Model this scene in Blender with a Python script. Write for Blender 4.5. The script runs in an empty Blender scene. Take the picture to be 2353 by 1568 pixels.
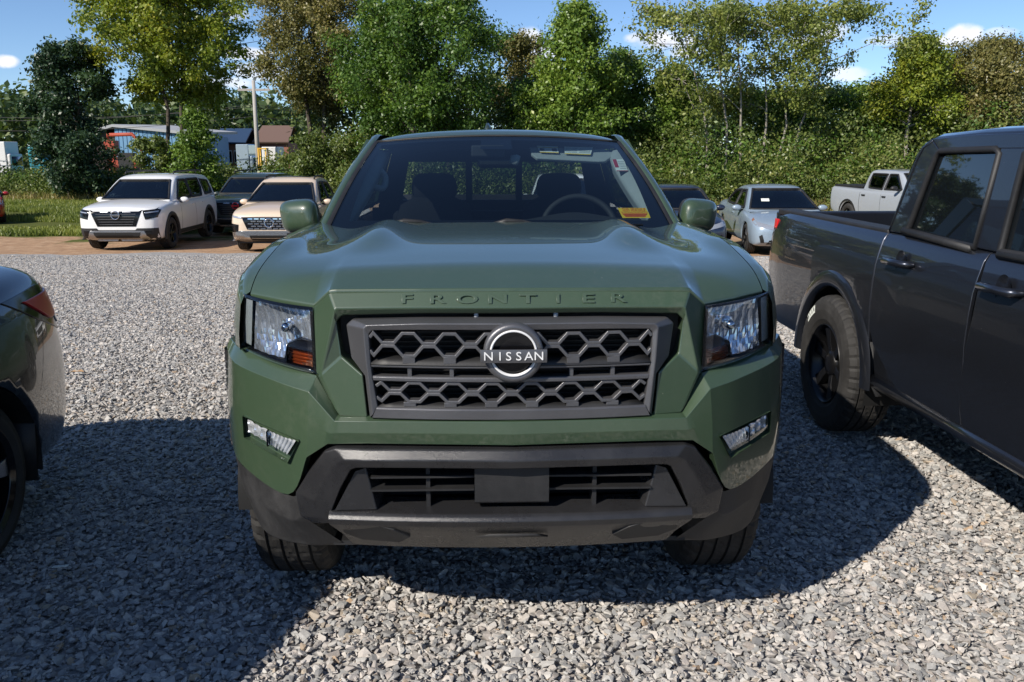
import bpy, bmesh, math, random
import numpy as np
from mathutils import Vector, Matrix, geometry
from mathutils.bvhtree import BVHTree
random.seed(7); RNG = np.random.default_rng(11)
R = math.radians
SC = bpy.context.scene
COL = SC.collection

# ------------------------------------------------------------------ camera
CAM_H = 1.58
cam_d = bpy.data.cameras.new('camera'); cam = bpy.data.objects.new('camera', cam_d); COL.objects.link(cam)
cam_d.sensor_width = 36.0; cam_d.lens = 36.0 * 2000 / 2353; cam_d.clip_start = 0.05; cam_d.clip_end = 3000
cam.location = (0, 0, CAM_H); cam.rotation_euler = (R(90) - math.atan(434 / 2000), 0, 0)
SC.camera = cam
# ------------------------------------------------------------------ light and sky
SUN_EL, SUN_AZ = R(35.5), R(226)          # azimuth measured from +Y clockwise: behind and left of the camera
sdir = Vector((math.sin(SUN_AZ) * math.cos(SUN_EL), math.cos(SUN_AZ) * math.cos(SUN_EL), math.sin(SUN_EL)))
sun_d = bpy.data.lights.new('sun', 'SUN'); sun_d.energy = 4.6; sun_d.angle = R(0.53); sun_d.color = (1.0, 0.93, 0.83)
sun = bpy.data.objects.new('sun', sun_d); COL.objects.link(sun)
sun.rotation_euler = sdir.to_track_quat('Z', 'Y').to_euler()
W = bpy.data.worlds.new('World'); SC.world = W; W.use_nodes = True
def build_world():
    nt = W.node_tree; N = nt.nodes; L = nt.links; N.clear()
    out = N.new('ShaderNodeOutputWorld'); bg = N.new('ShaderNodeBackground'); L.new(bg.outputs[0], out.inputs[0])
    sky = N.new('ShaderNodeTexSky'); sky.sky_type = 'NISHITA'; sky.sun_disc = False
    sky.sun_elevation = SUN_EL; sky.sun_rotation = SUN_AZ
    sky.air_density = 1.0; sky.dust_density = 0.0; sky.ozone_density = 4.5; sky.altitude = 3000
    bg.inputs[1].default_value = 0.106
    tc = N.new('ShaderNodeTexCoord')
    def math_(op, a, b=None, c=None):
        m = N.new('ShaderNodeMath'); m.operation = op
        for i, x in enumerate((a, b, c)):
            if x is None: continue
            if isinstance(x, (int, float)): m.inputs[i].default_value = x
            else: L.new(x, m.inputs[i])
        return m.outputs[0]
    sep = N.new('ShaderNodeSeparateXYZ'); L.new(tc.outputs['Generated'], sep.inputs[0])
    X, Y, Z = sep.outputs
    # fluffy noise on the direction
    nz = N.new('ShaderNodeTexNoise'); nz.inputs['Scale'].default_value = 22; nz.inputs['Detail'].default_value = 7; nz.inputs['Roughness'].default_value = 0.55
    L.new(tc.outputs['Generated'], nz.inputs['Vector'])
    # scattered fair weather clouds on a plane overhead
    zz = math_('MAXIMUM', Z, 0.02); px = math_('DIVIDE', X, zz); py = math_('DIVIDE', Y, zz)
    cb = N.new('ShaderNodeCombineXYZ'); L.new(px, cb.inputs[0]); L.new(py, cb.inputs[1])
    n2 = N.new('ShaderNodeTexNoise'); n2.inputs['Scale'].default_value = 0.55; n2.inputs['Detail'].default_value = 9; n2.inputs['Roughness'].default_value = 0.6
    L.new(cb.outputs[0], n2.inputs['Vector'])
    rm = N.new('ShaderNodeMapRange'); rm.inputs[1].default_value = 0.60; rm.inputs[2].default_value = 0.74; L.new(n2.outputs[0], rm.inputs[0])
    hi = N.new('ShaderNodeMapRange'); hi.inputs[1].default_value = 0.20; hi.inputs[2].default_value = 0.40; L.new(Z, hi.inputs[0])
    total = math_('MULTIPLY', math_('MULTIPLY', rm.outputs[0], hi.outputs[0]), 0.55)
    # low cumulus clouds: direction (azimuth, elevation), half widths
    def at(px_, py_):
        a = (px_ - 1176.5) / 2000; b = (py_ - 784) / 2000; th = math.atan(434 / 2000)
        d = Vector((a, math.cos(th) - b * math.sin(th), -math.sin(th) - b * math.cos(th))).normalized()
        return math.atan2(d.x, d.y), math.asin(d.z)
    az = math_('ARCTAN2', X, Y); el = math_('ARCSINE', Z)
    for (cx, cy, wx, wy, dens) in [(1520, 100, 80, 26, 1), (1460, 88, 30, 14, .8), (1560, 122, 60, 16, .9), (1905, 72, 42, 22, 1), (1850, 96, 50, 16, .8),
                             (2215, 84, 40, 24, 1), (2150, 98, 80, 15, .9), (2040, 92, 50, 12, .45), (540, 32, 32, 18, .7), (560, 122, 60, 14, .9), (480, 190, 90, 16, .8),
                             (10, 142, 28, 13, 1), (1215, 82, 30, 22, .9), (1250, 120, 46, 18, .8), (1960, 170, 50, 16, .7), (2300, 75, 40, 10, .5), (600, 165, 60, 20, .7)]:
        a0, e0 = at(cx, cy)
        dx = math_('DIVIDE', math_('SUBTRACT', az, a0), wx / 2000); dy = math_('DIVIDE', math_('SUBTRACT', el, e0), wy / 2000)
        d2 = math_('ADD', math_('MULTIPLY', dx, dx), math_('MULTIPLY', dy, dy))
        v = math_('ADD', math_('SUBTRACT', 0.85, d2), math_('MULTIPLY', math_('SUBTRACT', nz.outputs[0], 0.5), 3.2))
        sm = N.new('ShaderNodeMapRange'); sm.interpolation_type = 'SMOOTHSTEP'; sm.inputs[1].default_value = -0.25; sm.inputs[2].default_value = 0.75
        L.new(v, sm.inputs[0])
        total = math_('MAXIMUM', total, math_('MULTIPLY', sm.outputs[0], dens * 0.92))
    mix = N.new('ShaderNodeMixRGB'); L.new(total, mix.inputs[0]); L.new(sky.outputs[0], mix.inputs[1])
    n3 = N.new('ShaderNodeMapRange'); n3.inputs[1].default_value = .3; n3.inputs[2].default_value = .7; n3.inputs[3].default_value = 6.2; n3.inputs[4].default_value = 9.0
    L.new(nz.outputs[0], n3.inputs[0])
    cc = N.new('ShaderNodeCombineColor'); L.new(n3.outputs[0], cc.inputs[0]); L.new(n3.outputs[0], cc.inputs[1]); L.new(math_('MULTIPLY', n3.outputs[0], 1.06), cc.inputs[2])
    L.new(cc.outputs[0], mix.inputs[2])
    L.new(mix.outputs[0], bg.inputs[0])
build_world()
SC.view_settings.view_transform = 'Standard'; SC.view_settings.look = 'None'; SC.view_settings.gamma = 1.0
SC.view_settings.exposure = 0.4; SC.view_settings.use_curve_mapping = False
SC.render.engine = 'CYCLES'; SC.cycles.use_denoising = True
try: SC.cycles.denoiser = 'OPENIMAGEDENOISE'; SC.cycles.denoising_input_passes = 'RGB_ALBEDO_NORMAL'
except Exception: pass
SC.cycles.max_bounces = 10; SC.cycles.transparent_max_bounces = 24; SC.cycles.caustics_reflective = False; SC.cycles.caustics_refractive = False
SC.cycles.sample_clamp_indirect = 6.0

# ------------------------------------------------------------------ material helpers
MATS = {}
def newmat(name):
    m = bpy.data.materials.new(name); m.use_nodes = True; MATS[name] = m
    nt = m.node_tree; return m, nt.nodes, nt.links, nt.nodes['Principled BSDF']
def setp(b, **k):
    for n, v in k.items():
        n = n.replace('_', ' ')
        if n in b.inputs: b.inputs[n].default_value = v
def rgba(c): return (c[0], c[1], c[2], 1.0)
def ramp(N, stops):
    r = N.new('ShaderNodeValToRGB'); e = r.color_ramp.elements
    while len(e) < len(stops): e.new(0.5)
    for q, (p, c) in zip(e, stops): q.position = p; q.color = rgba(c)
    return r
def mixc(N, L, f, a, b, mode='MIX'):
    m = N.new('ShaderNodeMix'); m.data_type = 'RGBA'; m.blend_type = mode
    for s, x in ((m.inputs['Factor'], f), (m.inputs[6], a), (m.inputs[7], b)):
        if isinstance(x, (tuple, list)): s.default_value = rgba(x)
        elif isinstance(x, (int, float)): s.default_value = x
        else: L.new(x, s)
    return m.outputs[2]
def noise(N, L, scale, detail=4, rough=.5, coord=None):
    n = N.new('ShaderNodeTexNoise'); n.inputs['Scale'].default_value = scale; n.inputs['Detail'].default_value = detail; n.inputs['Roughness'].default_value = rough
    if coord is None:
        tc = N.new('ShaderNodeTexCoord'); coord = tc.outputs['Object']
    L.new(coord, n.inputs['Vector']); return n.outputs[0]
def mapr(N, L, x, a, b, c=0., d=1.):
    m = N.new('ShaderNodeMapRange'); L.new(x, m.inputs[0])
    for i, v in enumerate((a, b, c, d)): m.inputs[i + 1].default_value = v
    return m.outputs[0]
def bump(N, L, h, strength, dist, b):
    u = N.new('ShaderNodeBump'); u.inputs['Strength'].default_value = strength; u.inputs['Distance'].default_value = dist
    L.new(h, u.inputs['Height']); L.new(u.outputs[0], b.inputs['Normal'])
def paint(name, col, flake=.12, rough=.32, metal=.0, dust=.12):
    "car paint: coloured base, metallic flake, clear coat, a light film of dust and bird-lime specks"
    m, N, L, b = newmat(name)
    tc = N.new('ShaderNodeTexCoord'); O = tc.outputs['Object']
    vor = N.new('ShaderNodeTexVoronoi'); vor.inputs['Scale'].default_value = 900; L.new(O, vor.inputs['Vector'])
    fl = mapr(N, L, vor.outputs['Color'], .0, 1., 1 - flake, 1 + flake)
    vm = N.new('ShaderNodeVectorMath'); vm.operation = 'SCALE'; vm.inputs[0].default_value = col; L.new(fl, vm.inputs['Scale'])
    d1 = noise(N, L, 2.3, 6, .65, O); d2 = noise(N, L, 45, 3, .6, O)
    df = N.new('ShaderNodeMath'); df.operation = 'MULTIPLY'; L.new(mapr(N, L, d1, .45, .85, 0, dust), df.inputs[0]); L.new(mapr(N, L, d2, .4, .7), df.inputs[1])
    sp = N.new('ShaderNodeTexVoronoi'); sp.inputs['Scale'].default_value = 30; L.new(O, sp.inputs['Vector'])
    spk = mapr(N, L, sp.outputs['Distance'], .03, .075, 1, 0)
    gate = mapr(N, L, noise(N, L, 6, 2, .5, O), .62, .66)
    sm = N.new('ShaderNodeMath'); sm.operation = 'MULTIPLY'; L.new(spk, sm.inputs[0]); L.new(gate, sm.inputs[1])
    c = mixc(N, L, df.outputs[0], vm.outputs[0], (.33, .30, .25))
    sg = N.new('ShaderNodeMath'); sg.operation = 'MULTIPLY'; L.new(sm.outputs[0], sg.inputs[0]); sg.inputs[1].default_value = .55
    c = mixc(N, L, sg.outputs[0], c, (.38, .36, .30))
    L.new(c, b.inputs['Base Color'])
    setp(b, Metallic=metal, Roughness=rough, Coat_Weight=1.0, Coat_Roughness=.025, Coat_IOR=1.5)
    cr = mapr(N, L, d1, .4, .9, .012, .05); L.new(cr, b.inputs['Coat Roughness'])
    return m
def plastic(name, col, rough=.55, grain=220, bstr=.25, metal=0., spec=.5, dusty=.3):
    m, N, L, b = newmat(name)
    tc = N.new('ShaderNodeTexCoord'); O = tc.outputs['Object']
    g = noise(N, L, grain, 2, .6, O); d = noise(N, L, 5, 6, .7, O)
    c = mixc(N, L, mapr(N, L, d, .45, .8, 0, dusty), col, tuple(min(1, x * 1.8 + .035) for x in col))
    L.new(c, b.inputs['Base Color']); setp(b, Roughness=rough, Metallic=metal, Specular_IOR_Level=spec)
    L.new(mapr(N, L, d, .3, .8, rough - .06, rough + .12), b.inputs['Roughness'])
    if bstr: bump(N, L, g, bstr, .002, b)
    return m
def simple(name, col, rough=.5, metal=0., **k):
    m, N, L, b = newmat(name)
    n = noise(N, L, 14, 4, .6)
    L.new(mixc(N, L, mapr(N, L, n, .3, .75, 0, .5), tuple(x * .86 for x in col), tuple(min(1, x * 1.1) for x in col)), b.inputs['Base Color'])
    setp(b, Roughness=rough, Metallic=metal, **k); return m
def glassmat(name, tint, refl_boost=1.0, rough=.0):
    m, N, L, b = newmat(name); N.remove(b); out = N['Material Output']
    t = N.new('ShaderNodeBsdfTransparent'); t.inputs[0].default_value = rgba(tint)
    g = N.new('ShaderNodeBsdfGlossy'); g.inputs['Roughness'].default_value = rough; g.inputs['Color'].default_value = (1, 1, 1, 1)
    fr = N.new('ShaderNodeFresnel'); ge = N.new('ShaderNodeNewGeometry'); L.new(mapr(N, L, ge.outputs['Backfacing'], 0, 1, 1.5, 1 / 1.5), fr.inputs[0])
    mul = N.new('ShaderNodeMath'); mul.operation = 'MULTIPLY'; L.new(fr.outputs[0], mul.inputs[0]); mul.inputs[1].default_value = refl_boost; mul.use_clamp = True
    x = N.new('ShaderNodeMixShader'); L.new(mul.outputs[0], x.inputs[0]); L.new(t.outputs[0], x.inputs[1]); L.new(g.outputs[0], x.inputs[2]); L.new(x.outputs[0], out.inputs[0])
    return m
def chrome(name, col=(.75, .76, .78), rough=.06):
    m, N, L, b = newmat(name); setp(b, Base_Color=rgba(col), Metallic=1., Roughness=rough)
    L.new(mapr(N, L, noise(N, L, 30, 4, .6), .3, .8, rough * .6, rough * 1.6 + .02), b.inputs['Roughness']); return m
def lampsilver(name):
    m, N, L, b = newmat(name); setp(b, Base_Color=(.92, .94, .97, 1), Metallic=.80, Roughness=.10)
    L.new(mapr(N, L, noise(N, L, 40, 3, .6), .3, .8, .05, .18), b.inputs['Roughness']); return m

M_GREEN = paint('paint_green', (.040, .068, .0375), rough=.40)
M_GREY = paint('paint_dark_grey', (.045, .050, .064), flake=.35, rough=.33, metal=.8, dust=.03)
M_WHITE = paint('paint_white', (.80, .80, .79), flake=.03, rough=.4)
M_CREAM = paint('paint_cream', (.66, .53, .40), flake=.03, rough=.4)
M_SILVER = paint('paint_grey_blue', (.26, .33, .40), flake=.1, rough=.35, metal=.15, dust=.05)
M_PALE = paint('paint_pale_grey', (.33, .36, .40), flake=.03, rough=.35)
M_DGREEN = paint('paint_dark_green', (.022, .035, .027), rough=.35)
M_NAVY = paint('paint_navy', (.012, .018, .04), rough=.3)
M_TEAL = paint('paint_black_teal', (.003, .0055, .008), flake=.4, rough=.25, dust=.02)
M_RED = paint('paint_red', (.42, .012, .012), rough=.35)
M_TRIM = plastic('trim_black', (.014, .014, .015), .55)
M_TRIMG = plastic('trim_grey_metallic', (.13, .13, .138), .36, 500, .2, metal=.6, dusty=.15)
M_BUMP = plastic('bumper_charcoal', (.026, .026, .028), .27, 600, .35, metal=.25, spec=.7)
M_VAL = plastic('valance_charcoal', (.018, .018, .019), .6, 200, .5, dusty=.6)
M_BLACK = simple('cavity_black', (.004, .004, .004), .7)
M_GLOSSBLK = simple('gloss_black', (.006, .006, .007), .12)
M_RUB = plastic('tyre_rubber', (.017, .016, .015), .75, 120, .4, dusty=.6)
M_RIM = simple('rim_black', (.012, .012, .013), .28, .4)
M_RIMS = simple('rim_silver', (.45, .46, .48), .25, .9)
M_CHROME = chrome('chrome')
M_REFL = lampsilver('reflector')
M_FOGR = simple('fog_reflector', (.85, .87, .90), .12, .6)
M_WHITEP = simple('white_print', (.8, .8, .8), .5)
M_GLASS = glassmat('windscreen_glass', (.52, .62, .65), 1.25)
M_LENS = glassmat('lamp_lens', (.92, .94, .96), 1.2)
M_TINT = glassmat('tinted_glass', (.09, .10, .12), 1.6)
M_CARGL = glassmat('car_glass', (.22, .26, .28), 1.4)
M_INT = simple('interior_dark', (.018, .019, .021), .7)
M_INTG = simple('interior_pale', (.34, .36, .35), .8)
M_SEAT = simple('seat_cloth', (.022, .022, .025), .9)
M_AMBER = simple('amber', (.42, .20, .11), .15, .4)
M_AMBG = glassmat('amber_glass', (.80, .48, .32), 1.3)
M_REDL = simple('red_lamp', (.75, .012, .02), .3, Coat_Weight=.25)
M_YELLOW = simple('sticker_yellow', (.85, .55, .02), .5)
M_ORANGE = simple('sticker_ink_orange', (.75, .10, .01), .5)
M_PAPER = simple('paper', (.75, .78, .72), .6)
M_PAPRED = simple('paper_red', (.40, .03, .05), .6)

# ------------------------------------------------------------------ mesh helpers
def link(o, parent=None):
    COL.objects.link(o)
    if parent is not None: o.parent = parent
    return o
def empty(name, loc=(0, 0, 0), rz=0., label=None, cat=None, group=None):
    o = bpy.data.objects.new(name, None); o.empty_display_size = .1; COL.objects.link(o)
    o.location = loc; o.rotation_euler = (0, 0, rz); tag(o, label, cat, group); return o
def tag(o, label=None, cat=None, group=None, kind=None):
    if label: o['label'] = label
    if cat: o['category'] = cat
    if group: o['group'] = group
    if kind: o['kind'] = kind
    return o
def mk(name, verts, faces, mat, parent=None, smooth=True, bevel=0., seg=2, angle=22, solid=0., sub=0, mirror=False, soff=-1., recalc=True):
    me = bpy.data.meshes.new(name)
    bm = bmesh.new(); vs = [bm.verts.new(v) for v in verts]
    for f in faces:
        try: bm.faces.new([vs[i] for i in f])
        except ValueError: pass
    if mirror: bmesh.ops.mirror(bm, geom=bm.verts[:] + bm.edges[:] + bm.faces[:], axis='X', merge_dist=1e-4)
    if recalc: bmesh.ops.recalc_face_normals(bm, faces=bm.faces[:])
    if smooth:
        for f in bm.faces: f.smooth = True
    bm.to_mesh(me); bm.free()
    if mat is not None: me.materials.append(mat)
    o = link(bpy.data.objects.new(name, me), parent)
    if solid:
        s = o.modifiers.new('solid', 'SOLIDIFY'); s.thickness = solid; s.offset = soff
    if bevel:
        b = o.modifiers.new('bevel', 'BEVEL'); b.width = bevel; b.segments = seg; b.limit_method = 'ANGLE'; b.angle_limit = R(angle); b.harden_normals = True
    if sub:
        s = o.modifiers.new('sub', 'SUBSURF'); s.levels = sub; s.render_levels = sub
    return o
class MB:
    "collects shapes into one mesh"
    def __init__(s): s.v = []; s.f = []
    def add(s, v, f):
        n = len(s.v); s.v += [tuple(x) for x in v]; s.f += [[i + n for i in q] for q in f]; return s
    def box(s, x0, x1, y0, y1, z0, z1):
        return s.add([(x, y, z) for z in (z0, z1) for y in (y0, y1) for x in (x0, x1)], [(0, 2, 3, 1), (4, 5, 7, 6), (0, 1, 5, 4), (2, 6, 7, 3), (0, 4, 6, 2), (1, 3, 7, 5)])
    def tube(s, pts, r, n=8, cap=True):
        pts = [Vector(p) for p in pts]; rs = r if isinstance(r, (list, tuple)) else [r] * len(pts); V = []; Fc = []
        for i, p in enumerate(pts):
            t = (pts[min(i + 1, len(pts) - 1)] - pts[max(i - 1, 0)]).normalized()
            a = t.orthogonal().normalized() if i == 0 else (pa - t * pa.dot(t)).normalized()
            pa = a; b = t.cross(a)
            V += [p + (a * math.cos(q) + b * math.sin(q)) * rs[i] for q in [2 * math.pi * k / n for k in range(n)]]
        for i in range(len(pts) - 1):
            for k in range(n): Fc.append((i * n + k, i * n + (k + 1) % n, (i + 1) * n + (k + 1) % n, (i + 1) * n + k))
        if cap: Fc.append(tuple(range(n))[::-1]); Fc.append(tuple((len(pts) - 1) * n + k for k in range(n)))
        return s.add(V, Fc)
    def lathe(s, prof, c, axis=0, n=40, a0=0, a1=2 * math.pi):
        "prof: (along axis, radius); axis 0=x 1=y 2=z"
        full = abs(a1 - a0 - 2 * math.pi) < 1e-6; m = n if full else n + 1; V = []; Fc = []
        for (h, r) in prof:
            for k in range(m):
                q = a0 + (a1 - a0) * k / n; p = [h, r * math.cos(q), r * math.sin(q)]
                p = p if axis == 0 else ([p[1], p[0], p[2]] if axis == 1 else [p[1], p[2], p[0]])
                V.append((c[0] + p[0], c[1] + p[1], c[2] + p[2]))
        for i in range(len(prof) - 1):
            for k in range(n if full else n):
                k2 = (k + 1) % m; Fc.append((i * m + k, i * m + k2, (i + 1) * m + k2, (i + 1) * m + k))
        return s.add(V, Fc)
    def strip(s, path, w, vfun, d0, d1):
        "bar following a polyline in (u, z), half thickness w, its front at vfun(u)+d0 and back at +d1"
        n = len(path); P = [Vector(p) for p in path]; up = []; dn = []
        for i in range(n):
            t1 = (P[i] - P[i - 1]).normalized() if i else (P[1] - P[0]).normalized()
            t2 = (P[i + 1] - P[i]).normalized() if i < n - 1 else t1
            n1 = Vector((-t1.y, t1.x)); n2 = Vector((-t2.y, t2.x)); m = (n1 + n2).normalized(); k = w / max(.4, m.dot(n1))
            up.append(P[i] + m * k); dn.append(P[i] - m * k)
        V = []
        for a in (up, dn):
            for p in a: V += [(p.x, vfun(p.x) + d0, p.y), (p.x, vfun(p.x) + d1, p.y)]
        Fc = []
        for i in range(n - 1):
            a, b = 2 * i, 2 * i + 2; c, d = 2 * n + 2 * i, 2 * n + 2 * i + 2
            Fc += [(a, b, d, c), (a, a + 1, b + 1, b), (c, d, d + 1, c + 1), (a + 1, c + 1, d + 1, b + 1)]
        Fc += [(0, 2 * n, 2 * n + 1, 1), (2 * n - 2, 2 * n - 1, 4 * n - 1, 4 * n - 2)]
        return s.add(V, Fc)
    def obj(s, name, mat, parent=None, **k): return mk(name, s.v, s.f, mat, parent, **k)
def grid(name, fn, nu, nv, mat, parent=None, closed=False, **k):
    V = [fn(i / nu, j / nv) for j in range(nv + 1) for i in range(nu + 1)]
    Fc = [(j * (nu + 1) + i, j * (nu + 1) + i + 1, (j + 1) * (nu + 1) + i + 1, (j + 1) * (nu + 1) + i) for j in range(nv) for i in range(nu)]
    return mk(name, V, Fc, mat, parent, **k)
def lerp(a, b, t): return tuple(x + (y - x) * t for x, y in zip(a, b))
def interp(x, xs, ys): return float(np.interp(x, xs, ys))
def smooth(x, a, b):
    t = min(1, max(0, (x - a) / (b - a))); return t * t * (3 - 2 * t)
def rows_mesh(name, rows, mat, parent, sub=4, curve=False, **k):
    "rows: feature lines with equally many points; lofted between neighbours, subdivided along the lines"
    if curve:
        def cm(r):
            out = []
            for i in range(len(r) - 1):
                a, b, c, d = r[max(i - 1, 0)], r[i], r[i + 1], r[min(i + 2, len(r) - 1)]
                for q in range(sub):
                    t = q / sub; out.append(tuple(.5 * (2 * y + (z - x) * t + (2 * x - 5 * y + 4 * z - w) * t * t + (3 * y - x - 3 * z + w) * t**3) for x, y, z, w in zip(a, b, c, d)))
            return out + [r[-1]]
        rows = [cm(r) for r in rows]; sub = 1
    V = []; Fc = []; n = (len(rows[0]) - 1) * sub + 1
    for r in rows:
        for i in range(len(r) - 1):
            for s_ in range(sub): V.append(lerp(r[i], r[i + 1], s_ / sub))
        V.append(r[-1])
    for j in range(len(rows) - 1):
        for i in range(n - 1): Fc.append((j * n + i, j * n + i + 1, (j + 1) * n + i + 1, (j + 1) * n + i))
    return mk(name, V, Fc, mat, parent, **k)
def evmesh(o):
    dg = bpy.context.evaluated_depsgraph_get(); return bpy.data.meshes.new_from_object(o.evaluated_get(dg))
def bake(o):
    me = evmesh(o); o.modifiers.clear(); o.data = me; return o
def cut(o, cutters):
    for c in cutters:
        m = o.modifiers.new('cut', 'BOOLEAN'); m.operation = 'DIFFERENCE'; m.object = c; m.solver = 'EXACT'
    bpy.context.view_layer.update(); bake(o)
    for c in cutters: bpy.data.objects.remove(c)
    return o
def bvh(o):
    bpy.context.view_layer.update()
    me = evmesh(o); t = BVHTree.FromPolygons([v.co.copy() for v in me.vertices], [tuple(p.vertices) for p in me.polygons]); bpy.data.meshes.remove(me); return t
def patch(name, trees, poly, mat, parent, view='front', off=.006, thick=.01, step=.05, side=1, bevel=0., back=False, far=6.):
    """a piece that lies on a body: poly in (u,z) for a front/rear view, (v,z) for a side view, (u,v) from above;
    every vertex is dropped onto the body's surface and the piece gets its own thickness"""
    P = [Vector(p) for p in poly]; x0 = min(p.x for p in P); x1 = max(p.x for p in P); y0 = min(p.y for p in P); y1 = max(p.y for p in P)
    pts = []
    for i in range(len(P)):
        a, b = P[i], P[(i + 1) % len(P)]; k = max(1, int((b - a).length / step))
        for j in range(k): pts.append(a.lerp(b, j / k))
    nb = len(pts); loop = list(range(nb))
    def inside(q):
        c = False
        for i in range(nb):
            a, b = pts[i], pts[(i + 1) % nb]
            if (a.y > q.y) != (b.y > q.y) and q.x < (b.x - a.x) * (q.y - a.y) / (b.y - a.y) + a.x: c = not c
        return c
    nx = int((x1 - x0) / step); ny = int((y1 - y0) / step)
    inner = []
    for i in range(1, nx + 1):
        for j in range(1, ny + 1):
            q = Vector((x0 + (x1 - x0) * i / (nx + 1), y0 + (y1 - y0) * j / (ny + 1)))
            if inside(q) and min((q - p).length for p in pts) > step * .4: inner.append(q)
    allp = pts + inner
    vo, eo, fo, *_ = geometry.delaunay_2d_cdt(allp, [], [loop], 1, 1e-6)
    if not isinstance(trees, (list, tuple)): trees = [trees]
    hit = []
    for q in vo:
        if view == 'front': o, d = Vector((q.x, -far, q.y)), Vector((0, 1, 0))
        elif view == 'rear': o, d = Vector((q.x, far + 6, q.y)), Vector((0, -1, 0))
        elif view == 'top': o, d = Vector((q.x, q.y, far)), Vector((0, 0, -1))
        else: o, d = Vector((far * side, q.x, q.y)), Vector((-side, 0, 0))
        best = None
        for t in trees:
            h = t.ray_cast(o, d)
            if h[0] is not None and (best is None or h[3] < best[1]): best = (h[0], h[3])
        hit.append((best[0] - d * off) if best else None)
    ok = [h for h in hit if h is not None]
    if not ok: return None
    for i, h in enumerate(hit):
        if h is None:
            q = vo[i]; j = min((k for k in range(len(hit)) if hit[k] is not None), key=lambda k: (vo[k] - q).length); g = hit[j]
            hit[i] = Vector((q.x, g.y, q.y)) if view in ('front', 'rear') else (Vector((q.x, q.y, g.z)) if view == 'top' else Vector((g.x, q.x, q.y)))
    o = mk(name, hit, fo, mat, parent, recalc=True)
    dv = {'front': Vector((0, -1, 0)), 'rear': Vector((0, 1, 0)), 'top': Vector((0, 0, 1))}.get(view, Vector((side, 0, 0)))
    me = o.data
    if sum((p.normal.dot(dv) for p in me.polygons)) < 0: me.flip_normals()
    s = o.modifiers.new('solid', 'SOLIDIFY'); s.thickness = thick; s.offset = -1
    if bevel:
        b = o.modifiers.new('bevel', 'BEVEL'); b.width = bevel; b.segments = 2; b.limit_method = 'ANGLE'; b.angle_limit = R(50); b.harden_normals = True
    return o
def text(name, body, size, mat, parent, loc, rot=(R(90), 0, 0), sx=1., extrude=.001, bevel=0., space=1.):
    c = bpy.data.curves.new(name, 'FONT'); c.body = body; c.size = size; c.align_x = 'CENTER'; c.align_y = 'CENTER'; c.extrude = extrude; c.bevel_depth = bevel; c.space_character = space
    c.resolution_u = 3
    o = bpy.data.objects.new(name, c); COL.objects.link(o); bpy.context.view_layer.update()
    me = evmesh(o); bpy.data.objects.remove(o)
    o = bpy.data.objects.new(name, me); link(o, parent); o.location = loc; o.rotation_euler = rot; o.scale = (sx, 1, 1); me.materials.clear(); me.materials.append(mat); return o
def copy_tree(o, parent=None):
    c = o.copy(); COL.objects.link(c); c.parent = parent
    for ch in o.children: copy_tree(ch, c)
    return c
def wheel(parent, loc, r=.385, w=.26, rimr=.23, out=1, spokes=6, rim_mat=None, tyre_mat=None, lip_mat=None, name='wheel', twist=0., tread=0):
    "tyre lathe with tread grooves + spoked rim; out=+1/-1: outward side along x"
    rim_mat = rim_mat or M_RIM; e = empty(name); e.parent = parent; e.location = loc
    h = w / 2; g = .011; n = 160 if tread else 56
    pr = [(-h * .86, rimr, 0), (-h, rimr + .03, 0), (-h * 1.04, (r + rimr) / 2, 0), (-h * 1.0, r - .05, .5), (-h * .95, r - .026, 1), (-h * .80, r - .006, 1), (-h * .72, r - .002, 1)]
    for k in range(4):
        c = -h * .54 + k * h * .36
        pr += [(c - .0055, r, .0), (c - .004, r - g, 0), (c + .004, r - g, 0), (c + .0055, r, 0)]
        if k < 3: pr += [(c + h * .13, r + .001, .45), (c + h * .23, r + .001, .45)]
    pr += [(h * .72, r - .002, 1), (h * .80, r - .006, 1), (h * .95, r - .026, 1), (h * 1.0, r - .05, .5), (h * 1.04, (r + rimr) / 2, 0), (h, rimr + .03, 0), (h * .86, rimr, 0)]
    V = []; Fc = []
    for (x, rr, cutd) in pr:
        for k in range(n):
            q = 2 * math.pi * k / n; ra = rr - (.007 * cutd if (tread and (k + (2 if x > 0 else 0)) % 4 == 0) else 0); V.append((x, ra * math.cos(q), ra * math.sin(q)))
    for i in range(len(pr) - 1):
        for k in range(n): Fc.append((i * n + k, i * n + (k + 1) % n, (i + 1) * n + (k + 1) % n, (i + 1) * n + k))
    ty = mk('tyre', V, Fc, tyre_mat or M_RUB, e, smooth=not tread)
    rb = MB(); rb.lathe([(out * h * .90, rimr + .006), (out * h * .96, rimr), (out * h * .80, rimr - .018), (out * -h * .7, rimr - .03), (out * -h * .72, .02)], (0, 0, 0), 0, 48)
    rim = rb.obj('rim', rim_mat, e, angle=40, bevel=.003)
    sp = MB()
    for k in range(spokes):
        a = 2 * math.pi * k / spokes + twist; ca, sa = math.cos(a), math.sin(a); V = []
        for (rr, wd, x) in ((.045, .026, .62), (rimr * .55, .022, .70), (rimr - .012, .040, .74)):
            for q, xx in ((-wd, x), (wd, x), (wd * .8, x - .35), (-wd * .8, x - .35)): V.append((out * h * xx, ca * rr - sa * q, sa * rr + ca * q))
        sp.add(V, [(0, 1, 5, 4), (4, 5, 9, 8), (1, 2, 6, 5), (5, 6, 10, 9), (2, 3, 7, 6), (6, 7, 11, 10), (3, 0, 4, 7), (7, 4, 8, 11), (0, 3, 2, 1), (8, 9, 10, 11)])
    sp.obj('spokes', lip_mat or rim_mat, e, smooth=True, bevel=.005)
    MB().lathe([(out * h * .45, .075), (out * h * .68, .072), (out * h * .72, .04), (out * h * .73, 0.0)], (0, 0, 0), 0, 24).obj('hub_cap', rim_mat, e)
    return e
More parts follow.
